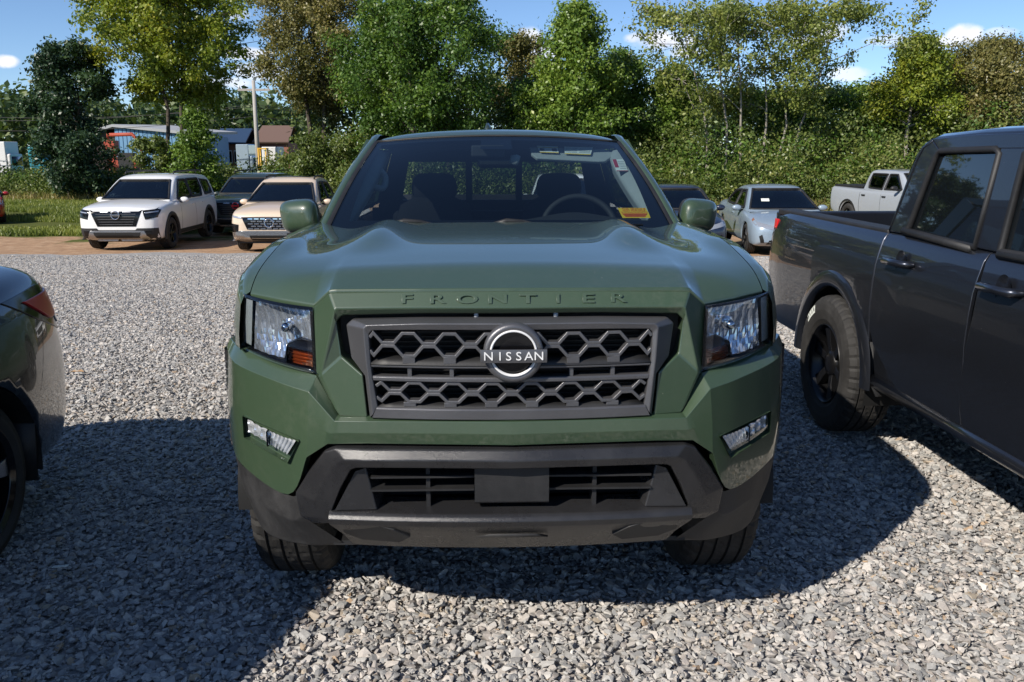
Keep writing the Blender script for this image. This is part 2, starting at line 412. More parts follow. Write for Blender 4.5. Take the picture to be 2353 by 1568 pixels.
# ================================================================== green pickup in the middle
def cr(x, xs, ys):
    "smooth (Catmull-Rom) interpolation"
    if x <= xs[0]: return ys[0]
    if x >= xs[-1]: return ys[-1]
    i = max(k for k in range(len(xs) - 1) if xs[k] <= x)
    h = xs[i + 1] - xs[i]; t = (x - xs[i]) / h
    def m(k):
        if k == 0: return (ys[1] - ys[0]) / (xs[1] - xs[0])
        if k == len(xs) - 1: return (ys[-1] - ys[-2]) / (xs[-1] - xs[-2])
        return (ys[k + 1] - ys[k - 1]) / (xs[k + 1] - xs[k - 1])
    return (2 * t**3 - 3 * t * t + 1) * ys[i] + (t**3 - 2 * t * t + t) * h * m(i) + (-2 * t**3 + 3 * t * t) * ys[i + 1] + (t**3 - t * t) * h * m(i + 1)
def vb(u):
    u = abs(u); return .2 * u * u + 1.6 * max(0, u - .55)**2
def vg(u): return .2 * u * u
def hz(u, v):
    a = abs(u)
    z = cr(v, [.08, .12, .20, .27, .31, .36, .55, .78, 1.0, 1.4], [1.193, 1.202, 1.222, 1.2395, 1.246, 1.2500, 1.2640, 1.2785, 1.2835, 1.288]) - .030 * (a / .8)**2
    w = smooth(v, .48, 1.0)
    z += .034 * w * math.exp(-((a - .47) / .08)**2) * (1 - .7 * smooth(v, 1.22, 1.45))
    z -= .014 * w * math.exp(-((a - .65) / .07)**2)
    z += .018 * math.exp(-((a - .80) / .055)**2) * smooth(v, .45, .9)
    return z
HE_U = [0, .26, .505, .524, .573, .69, .80]; HE_V = [.10, .108, .131, .135, .15, .23, .32]; HE_Z = [1.197, 1.1955, 1.1915, 1.189, 1.143, 1.146, 1.151]

def build_green_truck():
    T = empty('pickup_truck', (0, 2.37, 0), R(1.8), 'green pickup truck parked nose-on in the middle of the gravel lot', 'pickup truck')
    # ---- hood
    us = sorted(set([round(i * .8 / 64, 4) for i in range(65)] + [.505, .515, .524, .535, .55, .573]))
    nv = 56; V = []; Fc = []
    for u in us:
        ev = interp(u, HE_U, HE_V); ez = interp(u, HE_U, HE_Z); rv = 1.37 + .13 * (u / .8)**2; d = ez - hz(u, ev)
        for j in range(nv + 1):
            t = (j / nv)**1.25; v = ev + (rv - ev) * t; z = hz(u, v) + d * math.exp(-(v - ev) / .10)
            V.append((u, v, z))
        V.append((u, ev + .012, ez - .02))
    m = nv + 2
    for i in range(len(us) - 1):
        for j in range(nv): Fc.append((i * m + j, (i + 1) * m + j, (i + 1) * m + j + 1, i * m + j + 1))
        Fc.append((i * m, i * m + nv + 1, (i + 1) * m + nv + 1, (i + 1) * m))
    hood = mk('hood', V, Fc, M_GREEN, T, mirror=True)
    hood.data.polygons.foreach_set('use_smooth', [True] * len(hood.data.polygons))
    # open seam under the hood's leading edge
    # ---- header panel round the grille
    Hh = dict(a0=(0, .102, 1.1885), am=(.26, .110, 1.187), a1=(.524, .137, 1.1805), a2=(.575, .15, 1.137), b0=(0, .070, 1.146), bm=(.26, .083, 1.1455), b1=(.505, .100, 1.142),
              c0=(0, .085, 1.127), cm=(.26, .098, 1.1265), c1=(.486, .113, 1.119), c2=(.506, .116, 1.100), e=(.556, .103, .945), f=(.502, .074, .829), g=(.491, .100, 1.003), h=(.426, .058, .957), i=(.416, .055, .829), j=(.578, .15, .936))
    K = list(Hh); ix = {k: n for n, k in enumerate(K)}; V = [Hh[k] for k in K]
    def back(k, dv=.07, du=0, dz=0):
        p = Hh[k]; V.append((p[0] + du, p[1] + dv, p[2] + dz)); return len(V) - 1
    Fc = [[ix[x] for x in q.split()] for q in ('a0 am bm b0', 'am a1 b1 bm', 'a1 a2 j e b1', 'b0 bm cm c0', 'bm b1 c1 cm', 'b1 c2 c1', 'b1 e g c2', 'e f i h g', 'e j f')]
    bk = [back('c0'), back('cm'), back('c1'), back('c2'), back('g'), back('h'), back('i')]
    seq = ['c0', 'cm', 'c1', 'c2', 'g', 'h', 'i']
    for q in range(6): Fc.append([ix[seq[q]], ix[seq[q + 1]], bk[q + 1], bk[q]])
    fb = back('f'); jb = back('j', .05); Fc += [[ix['i'], ix['f'], fb, bk[6]], [ix['f'], ix['j'], jb, fb]]
    header = mk('grille_surround', V, Fc, M_GREEN, T, mirror=True, bevel=.006, seg=3, angle=8)
    ltr = empty('lettering'); ltr.parent = T
    for k_, ch_ in enumerate('FRONTIER'):
        x_ = -.298 + k_ * .0866; text('letter', ch_, .040, M_GREEN, ltr, (x_, interp(abs(x_), [0, .26, .514], [.085, .0955, .1175]) - .0012, 1.1690), (R(60), 0, 0), 2.0 if ch_ != 'I' else 1.6, .0002, .0009)
    # ---- bumper cover
    A = [(0, .06, .838), (.42, .075, .836), (.505, .085, .831), (.572, .135, .935), (.70, .235, .953), (.855, .375, .968), (.925, .50, .975)]
    B = [(0, 0, .830), (.42, .032, .826), (.510, .048, .823), (.588, .088, .899), (.70, .165, .912), (.863, .325, .930), (.938, .50, .945)]
    C_ = [(0, .002, .759), (.42, .036, .757), (.535, .056, .750), (.602, .077, .702), (.677, .138, .562), (.868, .33, .592), (.945, .50, .625)]
    B2 = [lerp(b, c, .5) for b, c in zip(B, C_)]
    B2 = [(p[0] + o, p[1] - d, p[2]) for p, d, o in zip(B2, (.006, .006, .006, .006, .008, .006, 0), (0, 0, 0, 0, 0, .004, .006))]
    A0 = [(p[0], p[1] + .06, p[2] - .004) for p in A]
    D_ = [(p[0] * .985, p[1] + .05, p[2] + .004) for p in C_]
    def fair(row, sub=6):
        "rounded plan: smooth curve through the row beyond the knee"
        out = []; P = row
        for i in range(len(P) - 1):
            for k in range(sub):
                t = k / sub
                if i < 3: out.append(lerp(P[i], P[i + 1], t))
                else:
                    p0 = P[i - 1] if i > 3 else P[i]; p3 = P[min(i + 2, len(P) - 1)]; p1, p2 = P[i], P[i + 1]
                    out.append(tuple(.5 * (2 * b + (c - a) * t + (2 * a - 5 * b + 4 * c - d) * t * t + (3 * b - a - 3 * c + d) * t**3) for a, b, c, d in zip(p0, p1, p2, p3)))
        out.append(P[-1]); return out
    bumper = rows_mesh('front_bumper', [fair(r) for r in (A0, A, B, B2, C_, D_)], M_GREEN, T, sub=1, mirror=True, solid=.006, soff=-1)
    bumper.modifiers.new('b', 'BEVEL'); b = bumper.modifiers['b']; b.width = .011; b.segments = 4; b.limit_method = 'ANGLE'; b.angle_limit = R(13); b.harden_normals = True
    cutters = []
    POCK = [(.838, .772), (.622, .752), (.668, .672), (.838, .700)]
    for s in (1, -1):
        Vp = [(s * u, vb(u) - .25, z) for u, z in POCK] + [(s * u * 1.0, vb(u) + .030, z) for u, z in POCK]
        cutters.append(mk('cutter', Vp, [(0, 1, 2, 3), (4, 5, 6, 7), (0, 1, 5, 4), (1, 2, 6, 5), (2, 3, 7, 6), (3, 0, 4, 7)], None, T, smooth=False))
    bpy.context.view_layer.update()
    cut(bumper, cutters)
    for s in (1, -1):   # pocket tub and fog lamp
        fog = empty('fog_lamp'); fog.parent = T
        Vp = [(s * u, vb(u) + .001, z) for u, z in POCK] + [(s * (u * .985 + .012), vb(u) + .034, z * .97 + .0215) for u, z in POCK]
        mk('pocket', Vp, [(4, 5, 6, 7), (0, 1, 5, 4), (1, 2, 6, 5), (2, 3, 7, 6), (3, 0, 4, 7)], M_GREEN, fog, bevel=.004)
        L2 = [(.824, .757), (.738, .750), (.640, .741), (.672, .692), (.745, .708), (.824, .717)]
        def lampgrid(q, dv, mat, nm, amp, nn):
            def fn(a, b_):
                top = lerp(q[0], q[1], a); bot = lerp(q[3], q[2], a); p = lerp(bot, top, b_)
                return (s * p[0], vb(p[0]) + dv + amp * (abs(math.sin(a * nn * math.pi)) * .6 + .4 * abs(math.sin(b_ * 4.5 + a * 3))), p[1])
            return grid(nm, fn, nn * 4, 10, mat, fog, smooth=False)
        lampgrid([L2[0], L2[1], L2[4], L2[5]], .022, M_FOGR, 'reflector', .012, 3)
        lampgrid([L2[1], L2[2], L2[3], L2[4]], .018, M_FOGR, 'reflector', .010, 7)
        mk('divider', [(s * .741, vb(.741) + d, z) for d in (.004, .03) for z in (.706, .752)] + [(s * .735, vb(.735) + d, z) for d in (.004, .03) for z in (.706, .752)], [(0, 1, 3, 2), (4, 5, 7, 6), (0, 1, 5, 4), (2, 3, 7, 6), (0, 2, 6, 4), (1, 3, 7, 5)], M_CHROME, fog, smooth=False)
        def lens(a, b_):
            top = lerp(L2[0], L2[2], a); bot = lerp(L2[5], L2[3], a); p = lerp(bot, top, b_)
            return (s * p[0], vb(p[0]) + .010 - .006 * math.sin(b_ * math.pi), p[1])
        grid('lens', lens, 16, 6, M_LENS, fog)
    # ---- side trim with honeycomb relief at the bumper corners
    for s in (1, -1):
        e = empty('corner_trim'); e.parent = T
        rows = [[(s * .925, .475, z), (s * .948, .503, z), (s * .956, .53, z), (s * .950, .62, z)] for z in (.935, .88, .8, .7, .60)]
        rows_mesh('backing', rows, M_TRIM, e, sub=2)
        h = MB()
        for k in range(12):
            z = .605 + k * .026
            for (x0, y0, x1, y1) in ((.940, .494, .951, .512),):
                h.tube([(s * x0, y0, z), (s * x1, y1, z + .013), (s * (x1 + .003), y1 + .03, z)], .0022, 5)
        h.obj('honeycomb', M_TRIMG, e)
    # ---- grille
    G = empty('grille'); G.parent = T
    fo = [(0, .055, 1.119), (.26, .068, 1.118), (.455, .095, 1.112), (.474, .100, 1.095), (.461, .088, 1.000), (.419, .052, .956), (.409, .050, .833)]
    ff = [(0, .010, 1.113), (.26, .024, 1.112), (.408, .044, 1.104), (.418, .046, 1.094), (.413, .042, 1.000), (.409, .040, .956), (.400, .038, .842)]
    fi = [(0, .016, 1.092), (.26, .030, 1.0915), (.392, .048, 1.088), (.403, .050, 1.078), (.400, .048, 1.000), (.396, .046, .956), (.384, .044, .868)]
    fb_ = [(p[0], p[1] + .045, p[2] - .002) for p in fi]; f0 = [(p[0], p[1] + .05, p[2] - .004) for p in fo]
    rows_mesh('frame', [f0, fo, ff, fi, fb_], M_TRIMG, G, sub=3, mirror=True, bevel=.005, seg=2, angle=14)
    def band(name, z0, z1, hw0, hw1, dv):
        us_ = [-1 + k / 12 for k in range(25)]
        rows = []
        for (zz, dd) in ((z1 + .000, .045), (z1, .004), (z1 - .004, 0), (z0 + .003, 0), (z0, .004), (z0 - .001, .045)):
            f_ = (zz - z0) / (z1 - z0); hw = hw0 + (hw1 - hw0) * f_
            rows.append([(x * hw, vg(x * hw) + dv + dd, zz) for x in us_])
        return rows_mesh(name, rows, M_TRIMG, G, sub=1, bevel=.0012, angle=20)
    band('crossbar', .981, .993, .398, .400, .014); band('crossbar', .941, .957, .394, .396, .014)
    band('lower_bar', .832, .866, .402, .386, .006)
    def zig(z0, z1, n, half, per):
        "two mirrored trapezoid waves that touch at mid height"
        zm = (z0 + z1) / 2; g = .0045; out = []
        for (za, zb_) in ((z1 - .002, zm + g), (z0 + .002, zm - g)):
            P = []; k0 = -n
            for k in range(-n, n + 1):
                c = k * per
                P += [(c - .145 * per, zb_), (c + .145 * per, zb_), (c + .355 * per, za), (c + .645 * per, za)]
            P = [p for p in P if abs(p[0]) <= half - .004]; P = [(-half, (za + zb_) / 2)] + P + [(half, (za + zb_) / 2)]
            out.append(P)
        return out
    for (z0, z1, half, per) in ((1.014, 1.083, .402, .1165), (.880, .939, .388, .111)):
        for path in zig(z0, z1, 4, half, per):
            mb = MB().strip(path, .0048, vg, .018, .050); mb.obj('honeycomb_bar', M_TRIMG, G, smooth=False, bevel=.002)
    for u in (-.17, .17, -.29, .29): MB().box(u - .006, u + .006, vg(u) + .022, vg(u) + .05, .955, .982).obj('rib', M_TRIMG, G, bevel=.001)
    for (zt, zb_, hw) in ((1.014, .992, .400), (.880, .865, .386)):
        rows_mesh('ledge', [[(x * hw, vg(x * hw) + dv, z) for x in [-1 + k / 8 for k in range(17)]] for dv, z in ((.06, zt), (.012, zb_))], M_TRIM, G, sub=1, solid=.004)
        for k in range(-3, 3): MB().box((k + .5) * .1165 - .018, (k + .5) * .1165 + .018, vg((k + .5) * .1165) + .018, vg((k + .5) * .1165) + .05, zb_ + .002, zt + .001).obj('foot', M_TRIMG, G, bevel=.002)
    # radiator behind
    rad = MB(); rad.box(-.50, .50, .16, .17, .80, 1.16)
    rad.obj('radiator_shroud', M_BLACK, G, smooth=False)
    fins = MB()
    for k in range(16): z = .872 + k * .0145; fins.box(-.38, .38, .148, .158, z, z + .005)
    fins.obj('cooling_fins', M_TRIM, G, smooth=False)
    for u in (-.10, .13): MB().box(u - .006, u + .006, .10, .14, 1.105, 1.135).obj('latch_tab', M_PALE, G)
    # emblem
    Em = empty('emblem'); Em.parent = T; c0 = (.004, -.015, 1.033)
    MB().lathe([(.035, .084), (.004, .084), (0, .080), (-.003, .072), (.0, .0665)], c0, 1, 56).obj('ring', M_TRIMG, Em)
    MB().lathe([(.0, .0668), (-.004, .066), (-.004, .0615), (.006, .060)], c0, 1, 56).obj('inner_ring', M_WHITEP, Em)
    MB().lathe([(.012, .0605), (.010, .04), (.012, 0)], c0, 1, 40).obj('disc', M_GLOSSBLK, Em)
    def barfn(a, b_):
        x = (a - .5) * .184; z = (b_ - .5) * .034; return (c0[0] + x, c0[1] - .010 + .25 * x * x - .002 * math.sin(b_ * math.pi), c0[2] - .003 + z)
    grid('name_bar', barfn, 20, 6, M_TRIMG, Em, solid=.012, soff=1, bevel=.0015, angle=50)
    for k_, ch_ in enumerate('NISSAN'):
        x_ = -.070 + k_ * .0278 + (.004 if k_ == 1 else 0); text('letter', ch_, .034, M_WHITEP, Em, (c0[0] + x_, c0[1] - .0245 + .25 * x_ * x_, c0[2] - .003), (R(90), 0, 0), 1.10, .0014)
    # ---- headlights
    for s in (1, -1):
        hl = empty('headlight'); hl.parent = T
        IT, IB, OB, OT = (.576, 1.139), (.573, .940), (.853, .972), (.826, 1.150)
        def q(a, b_):
            top = lerp(IT, OT, a); bot = lerp(IB, OB, a); return lerp(bot, top, b_)
        def hv(u): return vb(u) + .062
        def lensf(a, b_):
            p = q(a, b_); bulge = .014 * (1 - (2 * a - 1)**4) * (1 - (2 * b_ - 1)**4); return (s * p[0], hv(p[0]) + .012 - bulge, p[1])
        grid('lens', lensf, 24, 16, M_LENS, hl, solid=.003)
        # rim (black frame) and tub
        mb = MB(); edge = [(a / 16, 0) for a in range(17)] + [(1, b_ / 12) for b_ in range(1, 13)] + [(1 - a / 16, 1) for a in range(1, 17)] + [(0, 1 - b_ / 12) for b_ in range(1, 12)]
        Vr = []
        for (a, b_) in edge:
            p = q(a, b_); a2 = .5 + (a - .5) * (1 - .075); b2 = .5 + (b_ - .5) * (1 - .10); p2 = q(a2, b2); a3 = .5 + (a - .5) * .9; b3 = .5 + (b_ - .5) * .86; p3 = q(a3, b3)
            Vr += [(s * p[0], hv(p[0]) + .016, p[1]), (s * p2[0], hv(p2[0]) + .014, p2[1]), (s * p3[0], hv(p3[0]) + .075, p3[1])]
        n = len(edge); Fr = []
        for k in range(n):
            k2 = (k + 1) % n; Fr += [(3 * k, 3 * k2, 3 * k2 + 1, 3 * k + 1), (3 * k + 1, 3 * k2 + 1, 3 * k2 + 2, 3 * k + 2)]
        mk('bezel', Vr, Fr, M_GLOSSBLK, hl)
        grid('housing', lambda a, b_: (s * q(a, b_)[0], hv(q(a, b_)[0]) + .115, q(a, b_)[1]), 6, 6, M_GLOSSBLK, hl)
        rr = random.Random(5 + s)
        def bowl(a, b_):
            aa = .05 + .76 * a; bb = .07 + .88 * b_; p = q(aa, bb); dd = ((a - .42) / .6)**2 + ((b_ - .55) / .65)**2
            fl = .007 * abs(math.sin((a + .12 * math.sin(b_ * 3)) * 7 * math.pi)) + .004 * math.sin(b_ * 5 + a * 3) + .0012 * (rr.random() - .5)
            return (s * p[0], hv(p[0]) + .078 - .052 * min(1, dd) + fl, p[1])
        grid('reflector', bowl, 28, 9, M_REFL, hl, smooth=False)
        bp = q(.37, .60); MB().lathe([(-.028, .0), (-.026, .012), (-.01, .015), (.02, .015), (.03, .022), (.04, .022)], (s * bp[0], hv(bp[0]) + .05, bp[1]), 1, 20).obj('bulb', M_CHROME, hl)
        # turn signal with its shroud
        def tq(a, b_): return q(.035 + .315 * a, .05 + .27 * b_)
        def tsf(a, b_):
            p = tq(a, b_); return (s * p[0], hv(p[0]) + .020 - .006 * math.sin(a * 3.14) * math.sin(b_ * 3.14), p[1])
        grid('turn_signal', tsf, 12, 8, M_AMBG, hl)
        def tsr(a, b_):
            p = tq(a, b_); return (s * p[0], hv(p[0]) + .034 + .006 * abs(math.sin(b_ * 5 * math.pi)) + .02 * (a - .5)**2, p[1])
        grid('turn_reflector', tsr, 8, 20, M_AMBER, hl, smooth=False)
        sh = []
        for (a, b_) in ((0, 1.45), (.55, 1.5), (1.0, 1.12), (1.12, .2), (1.12, -.12)):
            p = tq(a, b_); sh.append([(s * p[0], hv(p[0]) + .024, p[1]), (s * p[0], hv(p[0]) + .075, p[1])])
            a2 = min(a, 1.0); b2 = min(b_, 1.0)
            p2 = tq(a2, b2); sh[-1].insert(0, (s * p2[0], hv(p2[0]) + .016, p2[1]))
        rows_mesh('shroud', sh, M_GLOSSBLK, hl, sub=1)
        def dr(a, b_):
            p = q(.845 + .115 * a, .12 + .80 * b_); return (s * p[0], hv(p[0]) + .020, p[1])
        grid('side_marker', dr, 3, 10, M_INTG, hl)
    # ---- charcoal lower bumper
    LB = empty('lower_bumper'); LB.parent = T
    o_ = [(0, -.015, .751), (.42, .013, .748), (.510, .035, .744), (.545, .052, .728), (.600, .078, .655), (.645, .095, .583), (.636, .104, .505), (.60, .11, .482)]
    f_ = [(0, -.033, .724), (.42, -.005, .721), (.480, .013, .715), (.505, .026, .701), (.548, .045, .640), (.582, .060, .572), (.585, .075, .515), (.565, .085, .492)]
    n_ = [(0, -.026, .697), (.42, .003, .695), (.448, .012, .692), (.466, .020, .682), (.500, .034, .620), (.528, .046, .552), (.535, .060, .512), (.530, .075, .497)]
    i_ = [(p[0] * .985, p[1] + .10, p[2]) for p in n_]; o0 = [(p[0], p[1] + .06, p[2] + .002) for p in o_]
    rows_mesh('bull_bar', [o0, o_, f_, n_, i_], M_BUMP, LB, sub=3, mirror=True, bevel=.015, seg=5, angle=12)
    # lower lip beam
    us_ = [-.537 + k * .537 / 12 for k in range(25)]
    prof = [(.090, .566), (-.012, .556), (-.022, .549), (-.030, .538), (-.022, .520), (.0, .495), (.045, .455), (.105, .395), (.15, .390)]
    rows_mesh('lip_beam', [[(u * (1 if k < 5 else 1 - .03 * (k - 4)), vg(u) + dv, z - .010 * (u / .53)**2) for u in us_] for k, (dv, z) in enumerate(prof)], M_BUMP, LB, sub=1, bevel=.004, angle=14)
    MB().add([(x * .085, -.003 + vg(0) + d, z) for x, d, z in ((-1.25, .018, .473), (1.25, .018, .473), (.8, .004, .486), (-.8, .004, .486))], [(0, 1, 2, 3)]).obj('notch', M_VAL, LB, solid=.006, soff=0)
    for s in (1, -1):   # tow-hook covers at the ends of the lip
        P = [(.505, .530), (.400, .522), (.345, .503), (.300, .466), (.335, .432), (.45, .436), (.50, .47)]
        Vp = [(s * u, vg(u) + interp(z, [.39, .455, .495, .54], [.108, .045, 0, -.02]) - .006, z) for u, z in P]
        mk('tow_hook_cover', Vp, [tuple(range(7))], M_VAL, LB, solid=.012, soff=0, bevel=.003)
    # opening: tub, cheeks, plate mount, slats
    MB().box(-.52, .52, .155, .16, .55, .70).obj('backing', M_BLACK, LB, smooth=False)
    for s in (1, -1):
        Vc = [(s * .395, .035, .555), (s * .52, .045, .550), (s * .455, .04, .672), (s * .425, .045, .680), (s * .385, .12, .555), (s * .385, .12, .69)]
        mk('cheek', Vc, [(0, 1, 2, 3), (0, 3, 5, 4)], M_BUMP, LB, bevel=.006)
    rows_mesh('plate_mount', [[(x, y, z) for x in (-.108, -.05, .05, .108)] for (y, z) in ((.09, .705), (.012, .700), (.010, .582), (.02, .576), (.09, .574))], M_TRIM, LB, sub=1, bevel=.004)
    for z in (.655, .615): 
        for s in (1, -1): MB().box(min(s * .11, s * .41), max(s * .11, s * .41), .03, .13, z - .003, z + .003).obj('slat', M_TRIM, LB, smooth=False)
    for u in (-.245, .245): MB().box(u - .006, u + .006, .045, .13, .556, .70).obj('divider', M_TRIM, LB, smooth=False)
    # ---- dark valance at the corners
    for s in (1, -1):
        r0 = [(.640, .112, .588), (.677, .150, .556), (.868, .338, .586), (.945, .505, .620)]
        r1 = [(.632, .118, .500), (.690, .168, .470), (.865, .360, .485), (.925, .505, .520)]
        r2 = [(.520, .155, .395), (.640, .205, .365), (.800, .330, .350), (.890, .480, .395)]
        r3 = [(.520, .20, .368), (.640, .25, .346), (.78, .36, .336), (.875, .50, .385)]
        rows_mesh('valance', [[(s * p[0], p[1], p[2]) for p in r] for r in (r0, r1, r2, r3)], M_VAL, T, sub=6, curve=True, bevel=.006, seg=3, angle=14)
    MB().box(-.55, .55, .16, .75, .385, .40).obj('skid_plate', M_TRIM, T, smooth=False)
    # ---- fenders, body sides
    AX = (.85, 4.05); ARC = .465
    def zlow(v):
        for a in AX:
            if abs(v - a) < ARC: return .385 + math.sqrt(ARC**2 - (v - a)**2)
        return .43
    st = [.328, .36, .40, .45, .494, .50, .54, .6, .68, .76, .85, .94, 1.02, 1.1, 1.16, 1.22, 1.27, 1.30, 1.315, 1.33, 1.45, 1.60]
    for s in (1, -1):
        rows = []
        for v in st:
            uo = interp(v, [.325, .36, .4, .5, .7, 1.7], [.845, .860, .880, .905, .912, .912]); fl = .045 * smooth(v, .496, .56) * (1 - smooth(v, 1.25, 1.36))
            zl = .972 if v < .497 else zlow(v); zt = hz(.803, v) + (1.151 - hz(.80, .32)) * math.exp(-(v - .32) / .10); d = zt - .105
            r = [(.803, zt), (.803 + (uo - .803) * .45, zt - .012), (.803 + (uo - .803) * .75, zt - .042), (.803 + (uo - .803) * .92, d), (uo, d + (zl - d) * .35), (uo + fl * .35, d + (zl - d) * .68), (uo + fl * .95, d + (zl - d) * .82), (uo + fl, zl), (uo + fl - .03, zl + .006)]
            rows.append([(s * a, v, z) for a, z in r])
        rows_mesh('front_fender', rows, M_GREEN, T, sub=3)
        # wheel house
        MB().lathe([(-.32 * s, .44), (-.02 * s, .44)], (s * .93, .85, .40), 0, 24, 0, math.pi).obj('wheel_liner', M_BLACK, T)
        MB().lathe([(-.32 * s, .44), (-.02 * s, .44)], (s * .93, 4.05, .40), 0, 24, 0, math.pi).obj('wheel_liner', M_BLACK, T)
        MB().box(min(s * .60, s * .62), max(s * .60, s * .62), .45, 1.35, .36, 1.1).obj('inner_fender', M_BLACK, T, smooth=False)
        rows = []; stv = [1.605 + k * .11 for k in range(18)] + [3.59, 3.6, 3.63, 3.68, 3.75, 3.85, 3.95, 4.05, 4.15, 4.25, 4.35, 4.42, 4.47, 4.5, 4.515, 4.53, 4.7, 4.9, 5.15, 5.28]
        for v in stv:
            fl = .04 * smooth(v, 3.5, 3.62) * (1 - smooth(v, 4.48, 4.6)); zl = zlow(v); zt = 1.235 - .002 * (v - 1.6)
            rows.append([(s * a, v, z) for a, z in ((.815, zt), (.86, zt - .03), (.888, zt - .10), (.905, max(.95, zl + .09)), (.910 + fl * .4, max(.8, zl + .05)), (.905 + fl, max(.62, zl + .012)), (.895 + fl, zl), (.86, zl + .003))])
        rows_mesh('body_side', rows, M_GREEN, T, sub=1)
        for (v0, v1) in ((1.70, 2.72), (2.76, 3.55)):
            pass
        MB().box(min(s * .70, s * .86), max(s * .70, s * .86), 1.35, 3.6, .40, .47).obj('sill', M_TRIM, T, bevel=.01)
        wheel(T, (s * .770, .85, .388), r=.390, w=.265, rimr=.235, out=s, tread=44)
        wheel(T, (s * .770, 4.05, .388), r=.390, w=.265, rimr=.235, out=s)
    # ---- cab
    def ws(x, t):
        b = (x * .765, 1.372 + .13 * x * x, 1.262 - .012 * x * x); tp = (x * .636, 2.265 + .085 * x * x, 1.664 - .030 * x * x)
        p = lerp(b, tp, t); k = math.sin(t * math.pi); return (p[0] * (1 + .008 * k), p[1] - .012 * k, p[2] + .014 * k)
    grid('windscreen', lambda a, b_: ws(2 * a - 1, b_), 32, 20, M_GLASS, T)
    # black frit border painted on the glass: a thin inner frame
    fr = MB()
    def fritq(x0, x1, t0, t1, nx, nt):
        V = [tuple(Vector(ws(x0 + (x1 - x0) * i / nx, t0 + (t1 - t0) * j / nt)) + Vector((0, .006, -.004))) for j in range(nt + 1) for i in range(nx + 1)]
        fr.add(V, [(j * (nx + 1) + i, j * (nx + 1) + i + 1, (j + 1) * (nx + 1) + i + 1, (j + 1) * (nx + 1) + i) for j in range(nt) for i in range(nx)])
    fritq(-.995, .995, 0, .075, 24, 2); fritq(-.995, .995, .945, .998, 24, 2)
    def fritside(s):
        V = []
        for j in range(15):
            t = .075 + .87 * j / 14; wdt = .055 + .06 * (1 - t)**1.5
            V += [tuple(Vector(ws(s * x, t)) + Vector((0, .006, -.004))) for x in (.995, 1 - wdt * .5, 1 - wdt)]
        fr.add(V, [(3 * j + i, 3 * j + i + 1, 3 * j + i + 4, 3 * j + i + 3) for j in range(14) for i in range(2)])
    fritside(1); fritside(-1)
    fritq(-.14, .10, .82, .945, 6, 4)
    fr.obj('glass_border', M_GLOSSBLK, T)
    for s in (1, -1):
        rows = []; seal = []
        for j in range(17):
            t = -.04 + 1.04 * j / 16; p = Vector(ws(s * 1.0, max(t, 0) if t >= 0 else 0)); 
            if t < 0: p = p + (Vector(ws(s, 0)) - Vector(ws(s, .1))) * (-t / .1)
            seal.append([tuple(p + Vector((s * -.008, -.004, .002))), tuple(p + Vector((s * .006, -.008, .004))), tuple(p + Vector((s * .012, .0, .004)))])
            rows.append([tuple(p + Vector((s * x, y, z))) for x, y, z in ((.008, .0, .002), (.016, -.006, .006), (.036, .004, .006), (.056, .04, -.002), (.066, .09, -.014))])
        for (uu, v_, z_) in ((.664, 2.46, 1.668), (.668, 2.7, 1.674), (.667, 3.0, 1.673), (.660, 3.4, 1.655), (.645, 3.72, 1.60)):
            p = Vector((s * (uu - .012), v_, z_)); rows.append([tuple(p + Vector((s * x, y, z))) for x, y, z in ((-.02, 0, .0), (.0, 0, .004), (.022, 0, -.004), (.040, 0, -.022), (.046, 0, -.045))])
        rows_mesh('a_pillar', rows, M_GREEN, T, sub=2); rows_mesh('pillar_seal', seal, M_TRIM, T, sub=1)
    def roof(a, t):
        x = 2 * a - 1; p = ws(x, 1.0); xx = x * (1 + .10 * abs(x)**6); v = p[1] + (3.72 - p[1]) * t
        z = p[2] + .004 + .036 * (1 - math.exp(-(v - p[1]) / .09)) * (1 - .35 * abs(x)**4) - .06 * max(0, (t - .75) / .25)**2 - .03 * abs(x)**10
        return (xx * .636, v, z)
    grid('roof', roof, 40, 30, M_GREEN, T)
    MB().tube([ws(-1 + k / 10, .998) for k in range(21)], .006, 6).obj('roof_seal', M_TRIM, T)
    an = MB(); an.tube([(-.05, 3.3, 1.68), (-.05, 3.32, 1.725), (-.05, 3.35, 1.755)], [.026, .02, .010], 10); an.obj('antenna', M_DGREEN, T)
    for s in (1, -1):   # upper cab side with door glass
        rows = []
        for j in range(9):
            t = j / 8; lo = (s * .815, 1.60, 1.235); 
            rows.append([lerp((s * .815, v0, 1.236), (s * .690, v1, 1.645 - .05 * smooth(v1, 3.3, 3.75)), t) for v0, v1 in ((1.56, 2.42), (2.0, 2.5), (2.6, 2.7), (3.1, 3.1), (3.5, 3.45), (3.82, 3.72))])
        side = rows_mesh('cab_side', rows, M_INT, T, sub=2)
        tr = bvh(side)
        side_poly1 = [(1.78, 1.262), (2.66, 1.262), (2.66, 1.605), (2.50, 1.605)]; side_poly2 = [(2.74, 1.262), (3.62, 1.262), (3.52, 1.585), (2.74, 1.605)]
        bpy.data.objects.remove(side)
        V = []; Fc = []
        def pt(v, z): t = (z - 1.236) / .41; return (s * (.815 - .125 * t), v, z)
        for pl in (side_poly1, side_poly2):
            mk('side_window', [pt(*p) for p in pl], [(0, 1, 2, 3)], M_CARGL, T, smooth=False)
        fr2 = MB()
        def quad(pl): fr2.add([pt(*p) for p in pl], [tuple(range(len(pl)))])
        quad([(1.56, 1.236), (3.82, 1.236), (3.80, 1.262), (1.62, 1.262)]); quad([(1.62, 1.262), (1.78, 1.262), (2.50, 1.605), (2.42, 1.645)])
